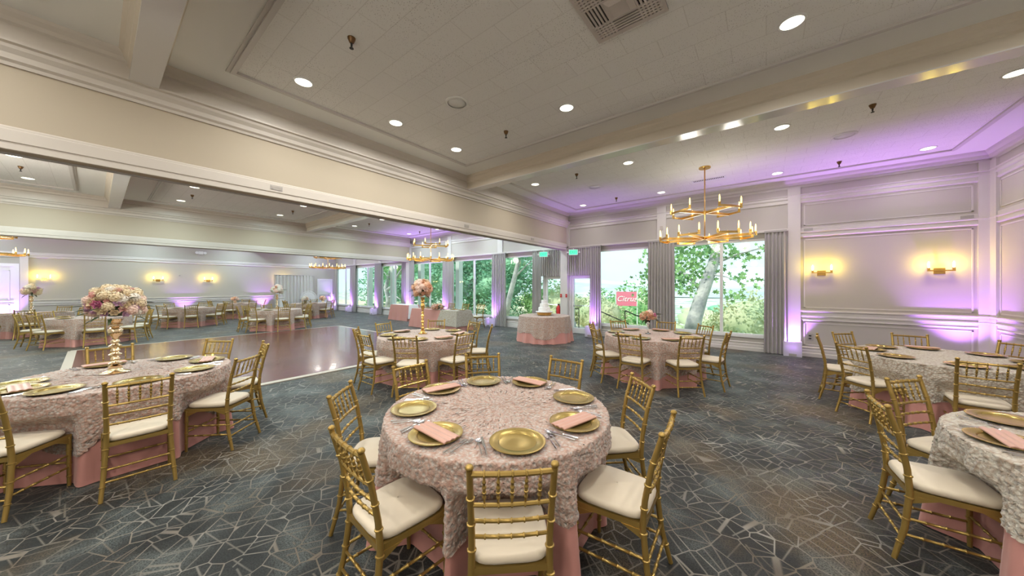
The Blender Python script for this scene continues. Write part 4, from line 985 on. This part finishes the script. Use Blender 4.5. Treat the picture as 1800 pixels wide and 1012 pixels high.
# ================================================================== outdoors
struct(MB().box(XF-12, YW+.15, -.35, XR+14, YW+2.4, -.08).obj('terrace', M['conc']), 'pale terrace outside the windows')
xs = np.linspace(-70, 60, 66); ys = np.linspace(YW+2.3, 70, 40); X, Y = np.meshgrid(xs, ys)
left = np.clip((-X-4)/14, 0, 1)                                    # the garden stays level at the left, falls away at the right
Z = -.10-(1-left*.75)*np.clip((Y-13)/55, 0, 1)**1.0*13+.12*np.sin(X*.6)*np.cos(Y*.5)
o = MB().grid(np.stack([X, Y, Z], -1)[:, ::-1]).obj('garden_slope', M['grass'], None, True); struct(o, 'dry grass slope outside')
def gz(x, y):
    l_ = min(max((-x-4)/14, 0), 1); return -.10-(1-l_*.75)*min(max((y-13)/55, 0), 1)*13+.12*sin(x*.6)*cos(y*.5)
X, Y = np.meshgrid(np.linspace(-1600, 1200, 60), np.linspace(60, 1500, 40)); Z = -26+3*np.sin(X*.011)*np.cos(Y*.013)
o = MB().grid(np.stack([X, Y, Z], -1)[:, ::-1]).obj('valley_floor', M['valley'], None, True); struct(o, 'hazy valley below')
def ridge(y0, h, seed, mt, dy=400):
    r = np.random.default_rng(seed); x = np.linspace(-2000, 1500, 220); p = sum(a*np.sin(x*f+r.uniform(0, 6.28)) for a, f in ((.5, .0021), (.3, .0052), (.12, .013), (.06, .03)))
    top = -20+h*(.75+.45*p); rows = [np.stack([x, np.full_like(x, y0+dy*q), -26+(top+26)*q**.8], -1) for q in (0, .25, .5, .75, 1)]
    return MB().grid(np.array(rows)[:, ::-1]).obj('mountain_ridge', mt, None, True)
M['haze_hill2'] = mat('haze_tinted_far_hill', (.55, .64, .68), 1)  # haze painted in as a still paler base colour
struct(ridge(1250, 105, 3, M['haze_hill2']), 'far mountains with haze in their pale colour'); struct(ridge(900, 48, 5, M['haze_hill'], 250), 'nearer hills with haze in their pale colour')
# distant houses and tree clumps in the valley
def crown_mesh(name, rx, rz_, n, ls, mt, seed, low=-.9):
    r = np.random.default_rng(seed); m = MB(); d = r.normal(size=(n, 3)); d /= np.linalg.norm(d, axis=1)[:, None]
    lump = 1+.22*np.sin(d[:, 0]*5+seed)+.2*np.cos(d[:, 1]*6+d[:, 2]*5); rad = lump*r.uniform(.55, 1, n)**.5
    P = d*rad[:, None]*np.array([rx, rx, rz_]); P[:, 2] = np.maximum(P[:, 2], low*rz_)
    a = r.normal(size=(n, 3)); a /= np.linalg.norm(a, axis=1)[:, None]; b = np.cross(a, r.normal(size=(n, 3))); b /= np.linalg.norm(b, axis=1)[:, None]
    s = ls*r.uniform(.6, 1.3, n)[:, None]
    V = np.stack([P-a*s, P-b*s*.5, P+a*s, P+b*s*.5], 1).reshape(-1, 3); m.add(V, [(4*i, 4*i+1, 4*i+2, 4*i+3) for i in range(n)])
    return m.mesh(name, mt)
CR = {'g': crown_mesh('foliage', 1, 1, 2600, .055, M['leafg'], 1), 'o': crown_mesh('foliage', 1, .8, 2600, .05, M['leafo'], 2), 'b': crown_mesh('foliage', 1, 1.15, 3000, .06, M['leafb'], 3)}
def solidcore(mt, sd):
    r = np.random.default_rng(sd); th = np.arange(14)*2*pi/14; G = []
    for i in range(9):
        ph = pi*i/8; rr = sin(ph)*.72*(1+.12*np.cos(3*th+i)+.08*r.normal(size=14)); G.append(np.stack([rr*np.cos(th), rr*np.sin(th), np.full(14, .72*cos(ph))], -1))
    return MB().grid(np.array(G), True).mesh('foliage_mass', mt, True)
CORE = {'g': solidcore(M['leafg'], 1), 'o': solidcore(M['leafo'], 2), 'b': solidcore(M['leafb'], 3)}
def bush(x, y, rx, rz_, kind, label, z=None, group='shrubs outside'):
    z = gz(x, y) if z is None else z
    t = thing('shrub', uniq(label, ('of the pair', 'another')), 'shrub', (x, y, z), random.uniform(0, 6), group)
    for me in (CR[kind], CORE[kind]):
        o = bpy.data.objects.new('foliage', me); C.objects.link(o); o.parent = t; o.location = (0, 0, rz_*.75); o.scale = (rx, rx, rz_)
    return t
def tree(name, label, x, y, path, rad, crowns, kind, branches=()):
    t = thing(name, label, 'tree', (x, y, gz(x, y)), group='trees outside the windows')
    MB().tube(path, rad, 10).obj('trunk', M['bark'], t, True)
    for (P, r) in branches: MB().tube(P, r, 7).obj('branch', M['bark'], t, True)
    for (cx_, cy_, cz_, rx, rz_, core) in crowns:
        o = bpy.data.objects.new('foliage', CR[kind]); C.objects.link(o); o.parent = t; o.location = (cx_, cy_, cz_); o.scale = (rx, rx, rz_)
        if core: o = bpy.data.objects.new('foliage', CORE[kind]); C.objects.link(o); o.parent = t; o.location = (cx_, cy_, cz_); o.scale = (rx*.9, rx*.9, rz_*.9)
    return t
# sycamore outside the big window: pale trunk leaning right, big leaves
sy = thing('sycamore_tree', 'pale trunked leafy tree leaning right outside the big window', 'tree', (-2.35, 14.2, gz(-2.35, 14.2)), group='trees outside the windows')
MB().tube([(0, 0, -.3), (.15, 0, .8), (.38, 0, 1.7), (.75, .1, 2.9), (1.1, .2, 4.2), (1.4, .3, 6)], [.34, .27, .23, .19, .15, .1], 14).obj('trunk', M['bark'], sy, True)
for P, r in (([(.45, 0, 1.9), (-.1, .1, 2.6), (-.8, .2, 2.9), (-1.6, .3, 2.7)], [.07, .05, .03, .01]), ([(.8, .1, 3.0), (1.5, 0, 3.3), (2.3, -.1, 3.5), (3.0, -.1, 3.3)], [.06, .04, .025, .01]), ([(.9, .1, 3.4), (.2, 0, 4.0), (-.6, 0, 4.1)], [.06, .04, .015]), ([(.7, 0, 2.6), (1.2, 0, 2.5), (1.8, .1, 2.2)], [.04, .02, .008])):
    MB().tube(P, r, 7).obj('branch', M['bark'], sy, True)
def star_leaves(name, pts, n, spread, s, seed, mt):
    r = np.random.default_rng(seed); m = MB()
    for i in range(n):
        c = np.array(pts[i % len(pts)])+r.normal(0, 1, 3)*spread; a = r.normal(size=3); a[1] *= .4; a /= np.linalg.norm(a); b = np.cross(a, [0, 1, .3]+r.normal(0, .3, 3)); b /= np.linalg.norm(b); q = s*r.uniform(.6, 1.2); V = []
        for k in range(10):
            th = 2*pi*k/10; rr = q*(1 if k % 2 == 0 else .45); V.append(c+a*rr*cos(th)+b*rr*sin(th))
        m.add(V, [tuple(range(10))])
    return m.obj(name, mt, sy)
star_leaves('foliage', [(-.2, .1, 2.7), (-.8, .1, 2.8), (-1.4, .2, 2.6), (-.3, 0, 3.3), (.3, 0, 3.6), (-.9, 0, 2.2), (-1.5, .2, 1.7), (.0, 0, 2.3), (.9, 0, 3.7), (-.5, .1, 3.9), (-1.2, 0, 3.4), (.5, .2, 3.0)], 980, np.array([.33, .3, .30]), .095, 4, M['leafg'])
star_leaves('foliage', [(1.5, 0, 3.2), (1.9, 0, 3.3), (2.4, 0, 3.45), (2.9, 0, 3.6), (1.6, 0, 2.5), (1.9, 0, 2.25), (1.5, 0, 1.75), (1.1, 0, 2.0)], 120, np.array([.2, .2, .13]), .10, 6, M['leafd2'] if 'leafd2' in M else M['leafg'])
# other trees seen through the left windows
tree('leaning_tree', 'thin leaning pale trunk tree outside the middle room window', -12.6, 15.4, [(0, 0, -.2), (.3, 0, 1.2), (.75, 0, 2.6), (1.25, 0, 4.2), (1.5, 0, 5.5)], [.2, .18, .15, .12, .09], [(1.9, .2, 4.6, 1.2, .9, 0), (.4, .3, 4.9, 1.2, .8, 0)], 'b', [([(.75, 0, 2.6), (1.6, 0, 3.3), (2.6, 0, 3.9)], [.06, .04, .015])])
for i, (x, y, h_, r_, kd, l) in enumerate(((-15.5, 18, 3.6, 2.6, 'b', 'dense blue green tree right of the head table windows'), (-18.6, 17, 3.8, 2.4, 'b', 'dense blue green tree behind the rose ball stand'), (-20.5, 20, 3.8, 2.8, 'g', 'bright green tree outside the middle room windows'), (-26, 20, 4.0, 3.0, 'b', 'dark green tree outside the far room windows'), (-31, 19, 3.6, 2.8, 'b', 'blue green tree outside the last far window'), (-35, 23, 4.6, 3.6, 'g', 'tall green tree beyond the far corner'))):
    tree('garden_tree', l, x, y, [(0, 0, -.2), (.1, 0, h_*.5), (.3, .1, h_)], [.2, .16, .08], [(0, 0, h_*.62, r_, h_*.52, 1), (.9, .5, h_*1.0, r_*.7, h_*.4, 1), (-1.1, .4, h_*.95, r_*.6, h_*.4, 1)], kd)
tree('gnarled_tree', 'bare limbed tree with twisting grey branches outside the far room', -24.3, 14.6, [(0, 0, -.2), (.2, 0, .9), (-.2, 0, 1.8), (.5, 0, 3.2), (.9, 0, 5)], [.22, .2, .17, .12, .07], [(0, 1, 3.4, 1.6, 1.0, 0)], 'g', [([(-.1, 0, 1.6), (.8, 0, 2.0), (1.6, 0, 2.9), (2.2, 0, 3.4)], [.11, .09, .06, .03]), ([(.1, 0, 1.0), (1.0, 0, 1.2), (1.9, 0, .9), (2.6, 0, 1.3)], [.09, .06, .04, .02]), ([(.3, 0, 2.6), (-.7, 0, 3.2), (-1.6, 0, 3.3)], [.08, .05, .02])])
# shrubs: big olive shrub at the right window, scrub by the door and beyond
bush(-.7, 18.3, 1.75, 1.75, 'o', 'big pale olive shrub filling the right window', -1.55); bush(-2.2, 21.5, 1.2, .9, 'o', 'smaller olive shrub left of the big pale shrub')
for i, (x, y, rx, rz_, kd, l) in enumerate(((-7.2, 17, 1.5, 1.3, 'o', 'olive shrub outside the exit doors'), (-9.8, 17.5, 1.8, 1.5, 'o', 'tall olive shrub left of the exit doors'), (-12.0, 19, 1.9, 1.6, 'g', 'green shrub outside behind the cake window'), (-9.3, 21.5, 1.2, 1.0, 'o', 'low shrub just left of the pink sign'), (-4.3, 21.5, 1.3, 1.0, 'o', 'low shrub just right of the pink sign'), (-5.6, 17.6, .9, .5, 'o', 'small shrub in front of the pink sign'), (-8.4, 24, 2.6, 2.0, 'g', 'green shrub far down the slope by the doors'), (-13.8, 16.3, 1.0, .8, 'b', 'bluish shrub near the middle room windows'))):
    bush(x, y, rx, rz_, kd, l)
r_ = np.random.default_rng(4); spots = []
def free(x, y, d):
    if any(hypot(x-a, y-b) < d+e for a, b, e in spots): return False
    spots.append((x, y, d)); return True
for i in range(46):
    y = r_.uniform(75, 420); x = r_.uniform(-.95, .35)*y-5; q = r_.uniform(3, 8)*(y/200+.5)
    if not free(x, y, q*1.45): continue
    t = thing('valley_tree', 'hazy tree clump in the valley below', 'tree', (x, y, -26+q*.3), 0, 'tree clumps far in the valley')
    o = bpy.data.objects.new('foliage', CORE['b' if i % 2 else 'o']); C.objects.link(o); o.parent = t; o.scale = (q*1.4, q*1.2, q*.8)
HM = {}
for i in range(26):
    y = r_.uniform(120, 520); x = r_.uniform(-.9, .3)*y; q = y/200+.6
    if not free(x, y, q*8): continue
    if not HM:
        HM['w'] = MB().box(-6, -4, 0, 6, 4, 4).mesh('walls', M['stucco']); HM['r'] = MB().add([(-6.5, -4.6, 3.9), (6.5, -4.6, 3.9), (6.5, 4.6, 3.9), (-6.5, 4.6, 3.9), (-6.5, 0, 6), (6.5, 0, 6)], [(0, 1, 5, 4), (2, 3, 4, 5), (0, 4, 3), (1, 2, 5), (0, 3, 2, 1)]).mesh('roof', M['haze_hill2'])
    t = thing('distant_house', 'tiny pale house in the hazy valley', 'house', (x, y, -26), r_.uniform(-.5, .5), 'houses far in the valley')
    for nm, me in (('walls', HM['w']), ('roof', HM['r'])):
        o = bpy.data.objects.new(nm, me); C.objects.link(o); o.parent = t; o.scale = (q, q, q)
# patio posts, hand rails, pink sign
for i, (x, l) in enumerate(((-22.9, 'furthest'), (-19.9, 'fourth'), (-16.8, 'third'), (-13.4, 'second'), (-6.55, 'nearest the exit door'))):
    o = MB().box(-.14, -.14, 0, .14, .14, 4.2).box(-.18, -.18, 0, .18, .18, .25).obj('patio_post', M['stucco'] if x < -7 else M['bark'], None, False, (x, 12.4, -.08)); tag(o, 'square white patio post outside the windows, %s' % l, 'post', 'patio posts')
def rail(label, P):
    t = thing('hand_rail', label, 'hand rail', (P[0][0], P[0][1], 0), group='black stair rails'); x0, y0 = P[0][0], P[0][1]
    Q = [(x-x0, y-y0, z) for x, y, z in P]; MB().tube(Q, .022, 8).obj('rail', M['rubber'], t, True)
    for x, y, z in (Q[0], Q[-1]): MB().tube([(x, y, z-.95), (x, y, z)], .02, 8).obj('rail_post', M['rubber'], t)
rail('black hand rail sloping down outside the window right of the exit door', [(-4.3, 12.6, .75), (-3.3, 13.9, .10)])
rail('black hand rail sloping down outside the exit door', [(-5.5, 12.6, .75), (-4.6, 13.9, .10)])
rail('black hand rail outside left of the door post', [(-7.4, 12.7, .72), (-6.3, 12.7, .72)])
t = thing('pink_sign', 'pink sign board with white script lettering outside the window', 'sign', (-6.81, 20.2, -1.6), .32)
MB().box(-.60, -.03, 2.07, .60, .03, 2.95).obj('board', M['signpink'], t)
for s_ in (-1, 1): MB().box(s_*.62-.03, -.04, 0, s_*.62+.03, .04, 3.0).obj('sign_post', M['stucco'], t)
text('Citrus', .46, (0, -.04, 2.5), (pi/2, 0, 0), M['signwhite'], 'script_lettering', t, .005, .35)
